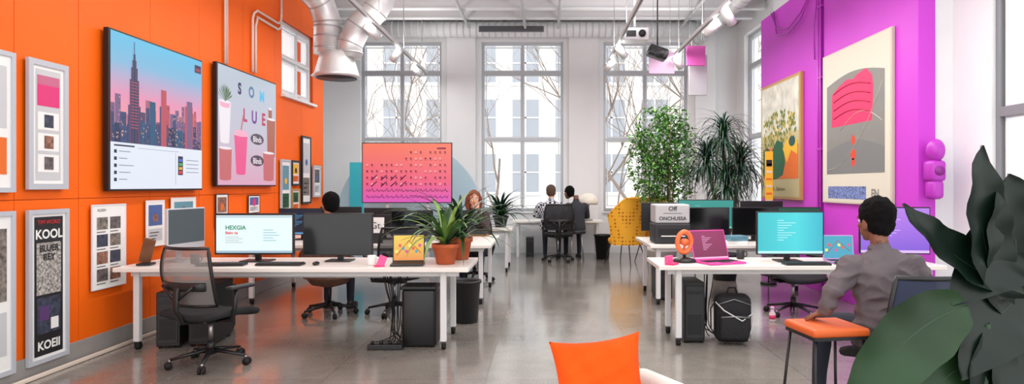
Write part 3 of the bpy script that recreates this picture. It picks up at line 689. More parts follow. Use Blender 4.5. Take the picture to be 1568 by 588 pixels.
b=MB(); b.T=TR(-1.48,5.84,.762,.4); b.box((0,0,.05),(.07,.012,.1),M('sticky_pink',(250,90,150),.7),.002,rot=Matrix.Rotation(-.3,3,'X')@Matrix.Rotation(.4,3,'Y')); b.box((-.02,.01,.006),(.09,.06,.012),M('sticky_hot',(240,60,120),.7)); b.obj('sticky_note_pad')
b=MB(); b.T=TR(1.17,6.0,.762,-.7); b.box((0,0,.04),(.03,.11,.08),M('sticky_pink',(250,90,150),.7),.003); b.box((.04,0,.008),(.07,.11,.016),M('sticky_hot',(240,60,120),.7)); b.obj('sticky_note_pad')
b=MB(); b.T=TR(1.36,6.2,.762,.3)
oc=M('coral_plastic',(236,116,64),.45)
b.lathe([(.11,0),(.12,.012),(.1,.03),(.03,.045)],(0,0,0),blk,24); b.tube([(0,0,.03),(0,0,.1)],.015,blk)
b.tube([(.1*math.cos(t)*.75,0,.19+.1*math.sin(t)) for t in [i*2*pi/24 for i in range(24)]],[(.024,.022)]*24,oc,10,closed=True)
b.cyl((0,-.03,.19),(0,.02,.19),.035,oc,seg=20); b.tube([(0,0,.1),(0,0,.19)],.012,oc); b.obj('desk_fan')
b=MB(); b.T=TR(1.63,8.3,.762)
b.box((0,0,.13),(.46,.4,.26),blk2,.02); b.box((0,0,.38),(.44,.38,.24),M('printer_grey',(186,186,186),.5),.02); b.box((0,-.195,.15),(.36,.02,.1),blk,.004)
b.box((0,-.2,.1),(.3,.08,.01),paper); b.T=b.T@PF(-.196); b.text('ONCHUSSA',0,.3,.065,0,ink,'CENTER',.001); b.text('Off',0,.42,.08,0,ink,'CENTER',.001); b.rect(-.12,.12,.385,.39,0,ink); b.obj('printer')
b=MB(); b.T=TR(-2.15,8.2,.762); b.box((0,0,.23),(.2,.02,.2),paper,.003,rot=Matrix.Rotation(-.1,3,'X')); b.box((0,.03,.07),(.14,.1,.14),blk2,.01); b.T=b.T@PF(-.03); b.text('Gt',0,.19,.12,.01,ink,'CENTER'); b.obj('tabletop_sign')
def books(x,y,z,n,seed):
    r=random.Random(seed); b=MB(); zz=z
    for k in range(n):
        t=r.uniform(.02,.045); b.box((x,y,zz+t/2),(r.uniform(.2,.28),r.uniform(.15,.2),t),r.choice((photoM[0],bl,paper,blk2,org,tea)),.002,rot=Matrix.Rotation(r.uniform(-.3,.3),3,'Z')); zz+=t
    b.obj('book_stack')
books(-1.6,8.15,.762,6,1); books(-2.6,8.25,.762,4,2); books(-.95,9.4,.762,2,3); books(-1.4,11.3,.762,3,4); books(2.45,8.15,.762,3,6); books(3.15,8.15,.762,2,7)
b=MB(); b.T=TR(.93,13.5,.762); wl=M('lamp_shade',(240,234,220),.5)
b.lathe([(.1,0),(.1,.02),(.03,.05),(.024,.3),(.03,.36)],(0,0,0),M('lamp_stem',(150,144,136),.4),20); b.lathe([(.2,.35),(.215,.38),(.2,.46),(.14,.54),(.05,.58)],(0,0,0),wl,28); b.lathe([(.2,.34),(.2,.348)],(0,0,0),M('lamp_rim',(130,124,116),.5),24); b.obj('table_lamp')
b=MB(); b.T=TR(.3,13.75,.762); b.box((0,0,.01),(.3,.2,.02),steel,.004); b.box((0,.1,.12),(.3,.01,.2),steel,.003); b.obj('laptop')
def bin_(name,x,y,r0,r1,h,m,sq=False):
    b=MB()
    if sq:
        b.box((x,y,h/2),(r0*2,r0*1.6,h),m,.03); b.box((x,y,h+.01),(r0*2+.02,r0*1.6+.02,.03),m,.01); b.box((x,y,h+.024),(r0*1.6,r0*1.2,.012),rub,.004)
    else: b.lathe([(r0,0),(r1,h),(r1+.012,h),(r1+.012,h-.03),(r1-.008,h),(r1-.012,h-.02),(r0-.01,.03)],(x,y,0),m,24)
    b.obj(name)
bin_('waste_bin',-1.16,6.05,.16,.18,.54,blk,True); bin_('waste_bin',-.86,7.05,.13,.16,.46,blk2); bin_('waste_bin',1.2,13.1,.13,.17,.5,blk)
def tower(x,y,rz,w=.2,dp=.45,h=.45,m=blk):
    b=MB(); b.T=TR(x,y,0,rz)
    b.box((0,0,h/2+.02),(w,dp,h),m,.008)
    for sx in(-1,1):
        for sy in(-1,1): b.cyl((sx*w*.38,sy*dp*.4,0),(sx*w*.38,sy*dp*.4,.02),.018,rub,seg=10)
    b.T=b.T@PF(-dp/2-.001)
    b.pb(-w*.42,w*.42,.05,h-.02,0,.008,blk2,.003)
    for k in range(12): b.pb(-w*.34,w*.34,.09+.016*k,.096+.016*k,.008,.011,rub)
    b.pb(-w*.36,w*.36,h-.09,h-.06,.008,.012,blk)
    b.obj('computer_tower')
tower(-3.5,6.1,.2,h=.5); tower(-3.22,6.2,.1,.22,.5,.55); tower(-3.36,6.62,.0,.2,.3,.45)
tower(1.43,6.28,0,.2,.4,.56); tower(1.58,8.6,0,.2,.45,.42); tower(-.3,13.7,0,.16,.36,.38)
b=MB(); b.T=TR(1.8,6.12,0,-.1); bag=M('bag_nylon_black',(24,24,28),.75,bump=.5,bs=40)
def bagf(p): return V((p.x*(1.12-.2*max(0,p.z)/.27)*(1+.12*(1-abs(p.x)/.2)*0),p.y*1.05,max(p.z,-.235)))
b.box((0,0,.24),(.34,.2,.46),bag,.075,seg=4); b.box((0,-.12,.17),(.28,.08,.24),bag,.035,seg=3); b.tube([(-.13,-.163,.27),(0,-.166,.28),(.13,-.163,.27)],.005,steel,6); b.tube([(-.15,-.1,.38),(0,-.105,.43),(.15,-.1,.38)],.004,steel,6)
b.tube([(-.05,.02,.46),(-.03,.02,.52),(.03,.02,.52),(.05,.02,.46)],.01,bag,8)
wc=M('cable_white',(220,220,220),.5)
b.tube([(-.17,-.08,.4),(-.1,-.14,.33),(.06,-.17,.24),(.16,-.12,.3),(.17,-.11,.2),(.12,-.15,.06)],.006,wc,6)
for s in(-1,1): b.tube([(s*.1,.11,.42),(s*.18,.14,.3),(s*.18,.12,.1),(s*.12,.08,.04)],[(.02,.006)]*4,bag,8)
b.obj('backpack')
b=MB(); b.box((-1.45,5.86,.025),(.32,.07,.05),blk,.008)
for k in range(4): b.cyl((-1.57+.08*k,5.86,.05),(-1.57+.08*k,5.86,.075),.018,rub,seg=10)
b.obj('power_strip')
b=MB(); b.T=TR(2.52,7.06,0); b.lathe([(.03,0),(.035,.01),(.035,.09),(.016,.12),(.016,.145),(.02,.146),(.02,.165)],(0,0,0),M('bottle_pinkwhite',(236,214,222),.3),16); b.lathe([(.0355,.03),(.0355,.075)],(0,0,0),M('label_pink',(226,60,110),.5),16); b.lathe([(.019,.15),(.019,.17)],(0,0,0),pinkb,12); b.obj('plastic_bottle')
b=MB(); b.box((-3.93,4.2,.018),(.03,6.6,.03),cw,.005); b.obj('floor_cable_duct')
# ------------------------------------------------------------ big screen + divider
b=MB(); b.T=PF(11.0)
u0,u1,v0,v1=-3.13,-1.58,1.2,2.24
b.pb(u0,u1,v0,v1,-.05,0,blk,.006); w=u1-u0-.03;h=v1-v0-.03;uu=u0+.015;vv=v0+.015
b.rect(uu,uu+w,vv,vv+h,.001,grad('cal_gradient','Z',1.2,2.24,[(0,(224,84,190)),(.35,(240,92,126)),(1,(250,122,88))],.95))
ck=E('cal_ink',(150,36,76),.7); ck2=E('cal_dark',(80,16,70),.65); cl=E('cal_light',(255,170,170),.9)
rc=random.Random(9)
for r in range(8):
    for c in range(17):
        x=uu+(.04+.055*c)*w; y=vv+(.08+.108*r)*h
        if r<2: b.tube([(x,y,.003),(x+.02,y+rc.uniform(.02,.06),.003),(x+.045,y-.01,.003),(x+.07,y+rc.uniform(0,.04),.003)],.0065,ck2,4)
        elif c>7 or r<6:
            if rc.random()<.8: b.rect(x,x+.03,y,y+.03,.002,rc.choice((ck,ck,ck2,cl))); b.rect(x,x+.045,y-.016,y-.01,.002,ck)
            if c<8 and r in(2,3) and c%2: b.tube([(x,y-.03,.003),(x+.1,y+.06,.003)],.009,ck2,4)
b.rect(uu+.84*w,uu+.94*w,vv+.9*h,vv+.93*h,.002,ck)
b.T=Matrix.Identity(4); cx=(u0+u1)/2
for s in(-.35,.35):
    b.box((cx+s,11.07,.68),(.05,.04,1.24),legm,.006); b.box((cx+s,11.07,.06),(.05,.6,.04),legm,.008)
    for y in(-.27,.27): b.cyl((cx+s-.015,11.07+y,.02),(cx+s+.015,11.07+y,.02),.02,rub)
b.box((cx,11.07,.5),(.7,.03,.04),legm); b.box((cx,11.07,1.35),(.9,.03,.3),blk)
b.obj('display_screen_on_stand')
b=MB(); b.T=PF(12.4)
tq=M('acoustic_ltblue',(178,208,222),.85); n=40
pts=[(-2.6+1.4*math.cos(pi*i/n),.92+1.4*math.sin(pi*i/n)) for i in range(n+1)]+[(-4.0,.03),(-1.2,.03)]
b.poly(pts,0,tq); b.poly(pts[::-1],-.06,tq)
b.add([(p[0],p[1],q) for p in pts for q in(0,-.06)],[(2*i,2*((i+1)%len(pts)),2*((i+1)%len(pts))+1,2*i+1) for i in range(len(pts))],tq)
b.pb(-3.76,-3.5,.6,1.95,.001,.02,M('painted_glow_cyan',(60,206,226),.4))  # cyan light glow beside the screen, put in as a coloured panel
for s in(-1,1): b.pb(-2.6+s-.03,-2.6+s+.03,0,.03,-.3,.24,legm)
b.obj('round_room_divider')
# ------------------------------------------------------------ plants
def strap(b,base,az,el,L,wd,droop,mat,n=9,fold=.25):
    p=V(base); e=el; path=[p.copy()]; dirs=[]
    for i in range(n):
        d=V((math.cos(az)*math.cos(e),math.sin(az)*math.cos(e),math.sin(e))); p=p+d*(L/n); path.append(p.copy()); e-=droop/n*(1+.8*i/n)
        dirs.append(d)
    side=V((-math.sin(az),math.cos(az),0)); vs=[];fs=[]
    for i,q in enumerate(path):
        t=i/n; ww=wd*(min(1,.45+2.2*t))*(1-t**2.2)+.0008; d=dirs[min(i,n-1)]; up=side.cross(d)
        if up.z<0: up=-up
        vs+=[q-side*ww+up*ww*fold,q,q+side*ww+up*ww*fold]
    for i in range(n): 
        for k in(0,1): fs.append((i*3+k,i*3+k+1,(i+1)*3+k+1,(i+1)*3+k))
    b.add(vs,fs,mat,True)
G=[M('leaf_deep',(36,76,38),.35,var=.25,scale=12),M('leaf_mid',(62,108,46),.4,var=.25,scale=12),M('leaf_light',(116,150,70),.45,var=.2,scale=12),M('leaf_dark',(22,52,36),.3,var=.2,scale=10)]
def pot(b,x,y,z,r,h,mat):
    b.lathe([(r*.68,0),(r*.93,h*.8),(r*1.04,h*.8),(r*1.06,h),(r*.94,h),(r*.9,h*.9)],(x,y,z),mat,28); b.lathe([(r*.9,h*.86),(r*.5,h*.9),(.01,h*.91)],(x,y,z),soil,20)
def strappy(name,x,y,z,r,h,n,L,wd,seed,mats=G,potm=terra,el=(.35,1.35),droop=1.5):
    rd=random.Random(seed); b=MB(); pot(b,x,y,z,r,h,potm)
    for i in range(n):
        a=i*2.4+rd.uniform(-.3,.3); t=i/n
        e=el[0]+(el[1]-el[0])*t+rd.uniform(-.1,.1)
        strap(b,(x+.02*math.cos(a),y+.02*math.sin(a),z+h*.9+.05*t),a,e,L*rd.uniform(.7,1.05),wd*rd.uniform(.8,1.1),droop*rd.uniform(.5,1.1),rd.choice(mats))
    return b.obj(name)
strappy('potted_dracaena',-.93,6.05,.762,.125,.19,38,.72,.028,11,mats=[G[0],G[1],G[3],G[2]],droop=1.5,el=(.5,1.35))
strappy('potted_dracaena',-.84,6.42,.762,.12,.22,42,.8,.028,12,mats=[G[0],G[1],G[3],G[3]],droop=1.5,el=(.5,1.35))
strappy('potted_palm',-.78,11.5,.762,.14,.2,70,.66,.028,13,mats=[G[3],G[0],G[3]],potm=blk2,droop=1.3)
rd=random.Random(5); b=MB(); pot(b,2.05,11.15,0,.28,.45,M('pot_white',(214,212,208),.5))
for k in range(8):
    a=k*.9; x=2.05+.08*math.cos(a); y=11.15+.08*math.sin(a); tp=V((2.05+.4*math.cos(a)*rd.uniform(.3,1),11.15+.4*math.sin(a)*rd.uniform(.3,1),rd.uniform(2.1,2.75)))
    pts=[V((x,y,.4)).lerp(tp,t)+V((.03*math.sin(5*t+k),.03*math.cos(4*t),0)) for t in [i/7 for i in range(8)]]
    b.tube(pts,[.018-.002*i for i in range(8)],M('bark_tan',(120,104,74),.8,var=.2),6)
lf=[M('ficus_a',(92,156,58),.45,var=.2),M('ficus_b',(132,184,84),.5),M('ficus_c',(60,116,46),.45)]
cnt=0
while cnt<5200:
    while 1:
        q=V((rd.uniform(-1,1),rd.uniform(-1,1),rd.uniform(-1,1)))
        if q.length<1+.25*noise.noise(q*3): break
    nz=noise.noise(q*2.1+V((3,1,0)))
    if nz<-.22: continue
    cnt+=1
    c=V((2.05+q.x*.6,11.15+q.y*.42,1.98+q.z*.92)); a=rd.uniform(0,6.28); e=rd.uniform(-.9,.5)
    d=V((math.cos(a)*math.cos(e),math.sin(a)*math.cos(e),math.sin(e))); s=V((-math.sin(a),math.cos(a),rd.uniform(-.4,.4)))*.02; L=rd.uniform(.07,.12)
    b.add([c,c+d*L*.5+s,c+d*L,c+d*L*.5-s],[(0,1,2,3)],rd.choice(lf))
b.obj('potted_ficus_tree')
b=MB(); pot(b,2.88,10.2,0,.25,.42,blk2)
for (hx,hy,hz,s) in ((2.86,10.2,2.3,1),(2.6,10.25,1.9,2),(3.12,10.15,1.85,3),(2.86,10.0,1.55,4)):
    b.tube([(2.88,10.2,.4),((2.88+hx)/2+.02,(10.2+hy)/2,(.4+hz)/2),(hx,hy,hz)],[.035,.03,.026],M('bark_grey',(110,96,80),.85,var=.25),8)
    rd=random.Random(s)
    for i in range(160):
        t=i/160; strap(b,(hx,hy,hz-.12+.16*t),i*2.4,-.3+1.75*t+rd.uniform(-.1,.1),rd.uniform(.48,.75),.014,rd.uniform(1.2,2.3),rd.choice([G[3],G[0],G[3],M('leaf_bluegreen',(54,96,80),.35)]),n=8)
b.obj('potted_dragon_tree')
def broad(b,base,mid,tip,wd,nrm,mat,rib,n=20,pk=.8):
    base,mid,tip=V(base),V(mid),V(tip)
    def C(t): return base*(1-t)**2+mid*2*t*(1-t)+tip*t*t
    def D(t): return ((mid-base)*(1-t)+(tip-mid)*t).normalized()
    nrm=V(nrm)
    def f(u,v):
        t=v; s=(u*2-1); d=D(t); sd=d.cross(nrm).normalized(); up=sd.cross(d)
        w_=wd*(math.sin(pi*min(1,t*.97+.03)**pk))**.75 if 0<t<1 else .002
        return C(t)+sd*(w_*s)+up*(w_*(.3*s*s)+.006*math.sin(t*26)*abs(s))
    b.grid(f,10,n,mat)
    b.tube([C(t)-D(t).cross(nrm).normalized().cross(D(t))*.002 for t in [i/n for i in range(n+1)]],[.004*(1-.8*i/n) for i in range(n+1)],rib,6)
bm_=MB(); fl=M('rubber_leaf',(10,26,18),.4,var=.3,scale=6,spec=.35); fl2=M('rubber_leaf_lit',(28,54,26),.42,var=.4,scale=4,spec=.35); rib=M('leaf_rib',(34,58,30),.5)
pot(bm_,1.42,1.75,0,.22,.4,M('pot_white',(214,212,208),.5))
for tp in ((1.12,1.62,1.15),(1.26,1.66,1.3),(1.36,1.72,1.45)): bm_.tube([(1.42,1.75,.35),((1.42+tp[0])/2+.05,1.74,tp[2]*.6),tp],[.016,.012,.008],rib,8)
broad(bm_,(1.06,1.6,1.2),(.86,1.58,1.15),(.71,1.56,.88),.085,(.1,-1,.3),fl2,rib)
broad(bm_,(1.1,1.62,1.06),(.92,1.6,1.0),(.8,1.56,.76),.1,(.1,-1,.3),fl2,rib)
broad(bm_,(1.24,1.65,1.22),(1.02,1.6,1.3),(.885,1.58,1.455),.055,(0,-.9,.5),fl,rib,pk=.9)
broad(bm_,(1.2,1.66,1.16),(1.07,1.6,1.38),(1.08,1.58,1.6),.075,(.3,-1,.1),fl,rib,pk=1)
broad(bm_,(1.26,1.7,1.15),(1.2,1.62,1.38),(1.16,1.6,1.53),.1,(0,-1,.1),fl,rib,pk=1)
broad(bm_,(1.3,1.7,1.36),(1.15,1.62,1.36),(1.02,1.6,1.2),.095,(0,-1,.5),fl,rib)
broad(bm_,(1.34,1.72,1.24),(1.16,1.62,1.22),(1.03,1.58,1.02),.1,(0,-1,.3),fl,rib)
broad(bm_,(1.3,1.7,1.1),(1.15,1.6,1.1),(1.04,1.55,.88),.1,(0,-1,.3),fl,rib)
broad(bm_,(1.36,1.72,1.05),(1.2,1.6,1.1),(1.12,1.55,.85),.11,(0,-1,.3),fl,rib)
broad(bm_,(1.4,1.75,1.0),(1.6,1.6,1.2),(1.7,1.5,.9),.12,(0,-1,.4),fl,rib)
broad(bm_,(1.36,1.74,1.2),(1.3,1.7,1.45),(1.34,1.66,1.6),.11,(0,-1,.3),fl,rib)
bm_.obj('potted_rubber_plant')
# ------------------------------------------------------------ foreground armchair + cushion
b=MB(); b.T=TR(.3,2.62,0,.5); up=M('white_boucle',(224,222,216),.9,bump=.4,bs=150)
b.box((0,0,.28),(.72,.66,.22),up,.05,seg=3); b.box((0,.0,.41),(.52,.56,.1),up,.04,seg=3)
b.box((0,.3,.45),(.7,.12,.3),up,.05,seg=3)
for s in(-1,1): b.box((s*.33,.0,.43),(.1,.62,.42),up,.045,seg=3)
for sx in(-1,1):
    for sy in(-1,1): b.cyl((sx*.28,sy*.25,.19),(sx*.3,sy*.28,0),.018,M('oak_leg',(176,130,84),.5),r1=.012)
b.obj('armchair')
b=MB(); b.T=TR(.24,2.76,.645,-.12)@Matrix.Rotation(-.25,4,'X')@Matrix.Rotation(-.14,4,'Y')
cu=M('orange_cushion',(240,84,16),.9,var=.12,scale=7,bump=.35,bs=220,spec=.2)
def cf(sg):
    def f(u,v):
        x=u*2-1;y=v*2-1
        X=x*.2*(1-.12*(1-y*y)*abs(x)**4); Z=y*.2*(1-.12*(1-x*x)*abs(y)**4)
        k=max(0,(1-x**4))*max(0,(1-y**4))
        return V((X,sg*(.08*k**.6+.006*math.sin(9*x+5*y)*k+.004*math.sin(14*y-6*x)*k),Z))
    return f
b.grid(cf(-1),30,30,cu); b.grid(cf(1),30,30,cu); b.obj('throw_cushion')
b=MB(); b.T=TR(1.7,3.86,0,.15)
b.box((0,0,.645),(.36,.34,.05),M('orange_leather',(220,98,36),.5,var=.06),.02,seg=3); b.box((0,0,.612),(.34,.32,.02),blk)
for sx in(-1,1):
    b.tube([(sx*.15,-.14,.6),(sx*.19,-.19,.01)],.009,blk,8); b.tube([(sx*.15,.14,.6),(sx*.19,.19,.01)],.009,blk,8); b.tube([(sx*.18,-.18,.15),(sx*.18,.18,.15)],.007,blk,8); b.tube([(sx*.19,-.19,.01),(sx*.19,.19,.01)],.009,blk,8)
b.tube([(-.18,-.18,.15),(.18,-.18,.15)],.007,blk,8); b.tube([(-.18,.18,.15),(.18,.18,.15)],.007,blk,8); b.obj('bar_stool')
b=MB(); b.T=TR(2.36,3.02,0); b.box((0,0,.73),(.84,.42,.03),M('stone_top',(196,182,164),.4,var=.15,scale=12),.008)
for sx in(-1,1):
    for sy in(-1,1): b.tube([(sx*.34,sy*.17,.715),(sx*.36,sy*.19,0)],.012,blk,8)
b.box((0,0,.69),(.6,.34,.03),blk); b.obj('side_table')
# ------------------------------------------------------------ people
def fuse(src,voxel,smooth=4):
    me=bpy.data.meshes.new('f'); me.from_pydata(src.v,[],src.f); ob=bpy.data.objects.new('f',me); sc.collection.objects.link(ob)
    m=ob.modifiers.new('r','REMESH'); m.mode='VOXEL'; m.voxel_size=voxel
    s=ob.modifiers.new('s','SMOOTH'); s.iterations=smooth; s.factor=.5
    ev=ob.evaluated_get(bpy.context.evaluated_depsgraph_get()); m2=bpy.data.meshes.new_from_object(ev)
    bv=BVHTree.FromPolygons(src.v,src.f)
    out=MB(); out.mats=list(src.mats); out.v=[v.co.copy() for v in m2.vertices]
    for p in m2.polygons:
        out.f.append(list(p.vertices)); r=bv.find_nearest(p.center); out.mi.append(src.mi[r[2]] if r[2] is not None else 0); out.sm.append(True)
    bpy.data.objects.remove(ob); bpy.data.meshes.remove(me); bpy.data.meshes.remove(m2); return out
def hand(body,ext,w,d,n,side,skin,curl=.5):
    w=V(w);d=V(d).normalized();n=V(n); n=(n-d*n.dot(d)).normalized(); lat=n.cross(d)*side
    body.tube([w-d*.03,w,w+d*.04,w+d*.085],[(.026,.02),(.028,.018),(.038,.017),(.039,.013)],skin,14,up=tuple(n),rnd=True)
    body.ell(w+d*.03+lat*.025,(.02,.02,.02),skin,10,8)
    for i,(L,o) in enumerate(zip((.068,.076,.07,.055),(.029,.0098,-.0095,-.028))):
        p=w+d*(.078 if i<3 else .072)+lat*o; pts=[p.copy()]; a=0; dd=(d+lat*o*2.2).normalized()
        for k,fr in enumerate((.2,.42,.33,.25)):
            a+=curl*(0,.45,.7,.5)[k]; q=(dd*math.cos(a)+n*math.sin(a)); p=p+q*L*fr; pts.append(p.copy())
        ext.tube(pts,[.0088,.0088,.0085,.0078,.0066],skin,10,rnd=True)
    p=w+d*.025+lat*.028; q1=(d*.62+lat*.7+n*.25).normalized(); q2=(d*.85+lat*.3+n*.35*(.5+curl)).normalized()
    ext.tube([p,p+q1*.032,p+q1*.036+q2*.028,p+q1*.036+q2*.05],[.0125,.0108,.0098,.0078],skin,10,rnd=True)
def person(name,x,y,rz,S,skin,hairm,shirt,pants,arms,lean=.08,hy=0,hp=0,voxel=.009,longhair=False,shoe=None,feet=None,hx=0,wide=1.0,hsc=1.0,folds=0,hw=1.0):
    b=MB(); e=MB(); shoe=shoe or blk
    T=TR(x,y,0,rz); b.T=T; e.T=T
    R=Matrix.Rotation(-lean,3,'X')
    hip=V((0,0,S+.05))
    def L(p): return hip+R@(V(p)-V((0,0,.05)))
    prof=[(0,.18,.135),(.06,.19,.145),(.15,.172,.135),(.25,.162,.125),(.36,.178,.13),(.44,.19,.125),(.49,.172,.112),(.535,.125,.095),(.575,.07,.072)]
    b.tube([L((0,.0-.03*math.sin(pi*z/.6),z)) for z,_,_ in prof],[(a*wide,c*(.5+.5*wide)) for _,a,c in prof],shirt,24,up=(0,1,0),rnd=False)
    b.tube([L((0,-.004,.56)),L((0,.0,.6)),L((0,.004,.615))],[(.068,.07),(.064,.066),(.066,.068)],shirt,16,up=(0,1,0))
    b.tube([L((0,-.01,.5)),L((0,.0,.6)),L((0,.012,.7))],[.058,.053,.054],skin,16)
    for s in(-1,1): b.ell(L((s*.165*wide,-.01,.485)),(.075,.075,.07),shirt)
    for s,(el,wr,hd,hn,cur) in zip((-1,1),arms):
        sh=L((s*.18*wide,-.01,.48)); el=V(el);wr=V(wr)
        m1=sh.lerp(el,.5)+V((s*.006,-.004,0)); m2=el.lerp(wr,.35)
        b.tube([sh,m1,el,m2,wr-(wr-el).normalized()*.015],[r*(.4+.6*wide) for r in (.068,.061,.05,.049,.037)],shirt,18,rnd=True)
        b.tube([wr-(wr-el).normalized()*.04,wr+(wr-el).normalized()*.01],[.026,.025],skin,12)
        hand(b,e,wr,hd,hn,s,skin,cur)
    feet=feet or [(-.14,.42,.0),(.14,.42,.0)]
    for s,(fx,fy,_) in zip((-1,1),feet):
        kn=V((s*.14+ (fx-s*.14)*.3,.44,S+.055)); an=V((fx,fy,.1))
        b.tube([(s*.085,.02,S+.085),(s*.11,.2,S+.08),kn],[(.1,.088),(.086,.08),(.064,.064)],pants,18,up=(0,0,1),rnd=True)
        b.tube([kn,kn.lerp(an,.3)+V((0,-.02,0)),kn.lerp(an,.7),an],[.064,.06,.048,.044],pants,16,rnd=True)
        b.tube([(fx,fy-.04,.05),(fx,fy+.04,.05),(fx,fy+.13,.035),(fx,fy+.19,.03)],[(.036,.045),(.042,.046),(.046,.033),(.038,.026)],shoe,14,up=(0,0,1),rnd=True)
        b.box((fx,fy+.07,.01),(.085,.27,.02),shoe,.008)
    hc=L((hx,.035,.757)); HR=Matrix.Rotation(hy,3,'Z')@Matrix.Rotation(-hp-lean*.3,3,'X')
    def h(p): return hc+HR@(V(p)*hw)
    def he(bb,p,r,m,nu=16,nv=12,fn=None): bb.ell(h(p),tuple(q*hw for q in r),m,nu,nv,HR,fn)
    he(b,(0,-.008,.012),(.074,.094,.1),skin,20,14)
    he(b,(0,.03,-.05),(.058,.062,.062),skin)
    he(b,(0,.062,-.095),(.026,.024,.02),skin,12,8)
    b.tube([h((0,.082,.02)),h((0,.096,-.012)),h((0,.104,-.032))],[.009,.012,.014],skin,10,rnd=True)
    he(b,(0,.094,-.036),(.019,.012,.01),skin,10,8)
    for s in(-1,1):
        he(b,(s*.032,.077,.028),(.024,.012,.01),skin,10,8); he(b,(s*.036,.07,-.022),(.022,.018,.018),skin,10,8)
        he(b,(s*.081,-.005,-.018),(.011,.021,.034),skin,12,10)
        he(e,(s*.031,.079,.006),(.0125,.0115,.0105),M('eye_white',(236,232,226),.2),12,8); he(e,(s*.031,.0885,.006),(.0055,.004,.0055),M('iris_dark',(40,26,18),.15),10,6)
        e.tube([h((s*.014,.094,.026)),h((s*.03,.094,.032)),h((s*.048,.084,.027))],[(.004,.003)]*3,hairm,6)
    lip=M('lip_tone',(150,84,76),.5)
    e.tube([h((-.024,.083,-.066)),h((-.01,.0925,-.0625)),h((0,.0935,-.064)),h((.01,.0925,-.0625)),h((.024,.083,-.066))],[.002,.005,.005,.005,.002],lip,8)
    e.tube([h((-.022,.083,-.069)),h((0,.092,-.0725)),h((.022,.083,-.069))],[.002,.006,.002],lip,8)
    def hn_(p):
        k=1+.08*noise.noise(p*34)+.07*noise.noise(p*75); return p*k
    he(b,(0,-.022,.034+.012*(hsc-1)/.1),(.083*hsc,.098*hsc,.095*hsc),hairm,44,32,hn_)
    he(b,(0,-.048,-.008),(.074*hsc,.062*hsc,.072*hsc),hairm,28,22,hn_)
    if longhair:
        for s in(-1,1): b.tube([h((s*.06,.02,.08)),h((s*.088,.0,.0)),h((s*.095,-.02,-.09)),h((s*.085,.0,-.17))],[(.02,.03),(.03,.045),(.034,.05),(.02,.03)],hairm,12,rnd=True)
        b.tube([h((0,-.07,.05)),h((0,-.09,-.06)),h((0,-.08,-.2))],[(.07,.04),(.09,.045),(.06,.03)],hairm,14,up=(0,1,0),rnd=True)
    o=fuse(b,voxel)
    if folds:
        si=o.mats.index(shirt); isv=[False]*len(o.v)
        for f,mi in zip(o.f,o.mi):
            if mi==si:
                for k in f: isv[k]=True
        acc=[V() for _ in o.v]
        for f in o.f:
            p0,p1,p2=o.v[f[0]],o.v[f[1]],o.v[f[2]]; nn=(p1-p0).cross(p2-p0)
            for k in f: acc[k]+=nn
        for i,(p,nn) in enumerate(zip(o.v,acc)):
            if isv[i] and nn.length>0:
                q=V((p.x*6+p.z*5,p.y*6,p.z*12-p.x*4)); r=1-abs(noise.noise(q))*2.6+.5*noise.noise(p*22)
                o.v[i]=p+nn.normalized()*folds*(r-.4)
    o.T=Matrix.Identity(4); off=len(o.v); o.v+=e.v
    for f,mi,sm in zip(e.f,e.mi,e.sm):
        m=e.mats[mi]
        if m not in o.mats: o.mats.append(m)
        o.f.append([k+off for k in f]); o.mi.append(o.mats.index(m)); o.sm.append(sm)
    return o.obj(name)
skd=M('skin_brown',(128,80,58),.5,var=.06,scale=20); skl=M('skin_light',(222,168,140),.5,var=.05,scale=20); skm=M('skin_tan',(164,110,82),.5)
hb=M('hair_black',(14,12,12),.9,bump=1,bs=160,spec=.15); hr=M('hair_auburn',(124,62,32),.6,bump=.8,bs=60)
gshirt=M('shirt_grey',(104,95,98),.88,var=.12,scale=6,bump=.3,bs=300,spec=.2)
navy=M('trousers_navy',(34,38,52),.9,var=.1); 
def checked():
    m=bpy.data.materials.new('shirt_checked'); m.use_nodes=True; nt=m.node_tree; b=nt.nodes['Principled BSDF']; b.inputs['Roughness'].default_value=.85
    tc=nt.nodes.new('ShaderNodeTexCoord'); ch=nt.nodes.new('ShaderNodeTexChecker'); ch.inputs['Scale'].default_value=22; ch.inputs['Color1'].default_value=lin((40,46,66)); ch.inputs['Color2'].default_value=lin((220,222,228))
    nt.links.new(tc.outputs['Object'],ch.inputs['Vector']); nt.links.new(ch.outputs['Color'],b.inputs['Base Color']); return m
person('seated_man',2.11,3.95,.15,.52,skd,hb,gshirt,navy,
  [((-.38,-.02,.84),(-.41,.0,.735),(-.15,.5,-.25),(0,0,-1),.25),((.35,.06,.82),(.26,.3,.72),(-.2,1,0),(0,0,-1),.5)],lean=.1,hy=.16,voxel=.006,feet=[(-.2,.4,0),(.16,.36,0)],wide=1.17,hsc=1.13,folds=.013,hw=1.06)
person('seated_man',-2.52,7.45,.0,.52,skm,hb,M('tshirt_black',(38,36,40),.9),navy,
  [((-.26,.14,.78),(-.16,.36,.82),(.1,1,0),(0,0,-1),.5),((.26,.14,.78),(.16,.36,.82),(-.1,1,0),(0,0,-1),.5)],lean=.08,hy=.7,hsc=1.1,wide=1.05,hw=1.08)
person('seated_woman',-1.1,10.15,pi,.55,skl,hr,M('top_dark',(70,56,56),.9),navy,
  [((-.22,.3,.8),(-.06,.2,1.12),(.05,-.15,1),(0,-1,0),.6),((.26,.2,.8),(.1,.42,.8),(-.6,.8,0),(0,0,-1),.4)],lean=.1,hy=.25,hp=.1,longhair=True,hx=.0,hw=1.06)
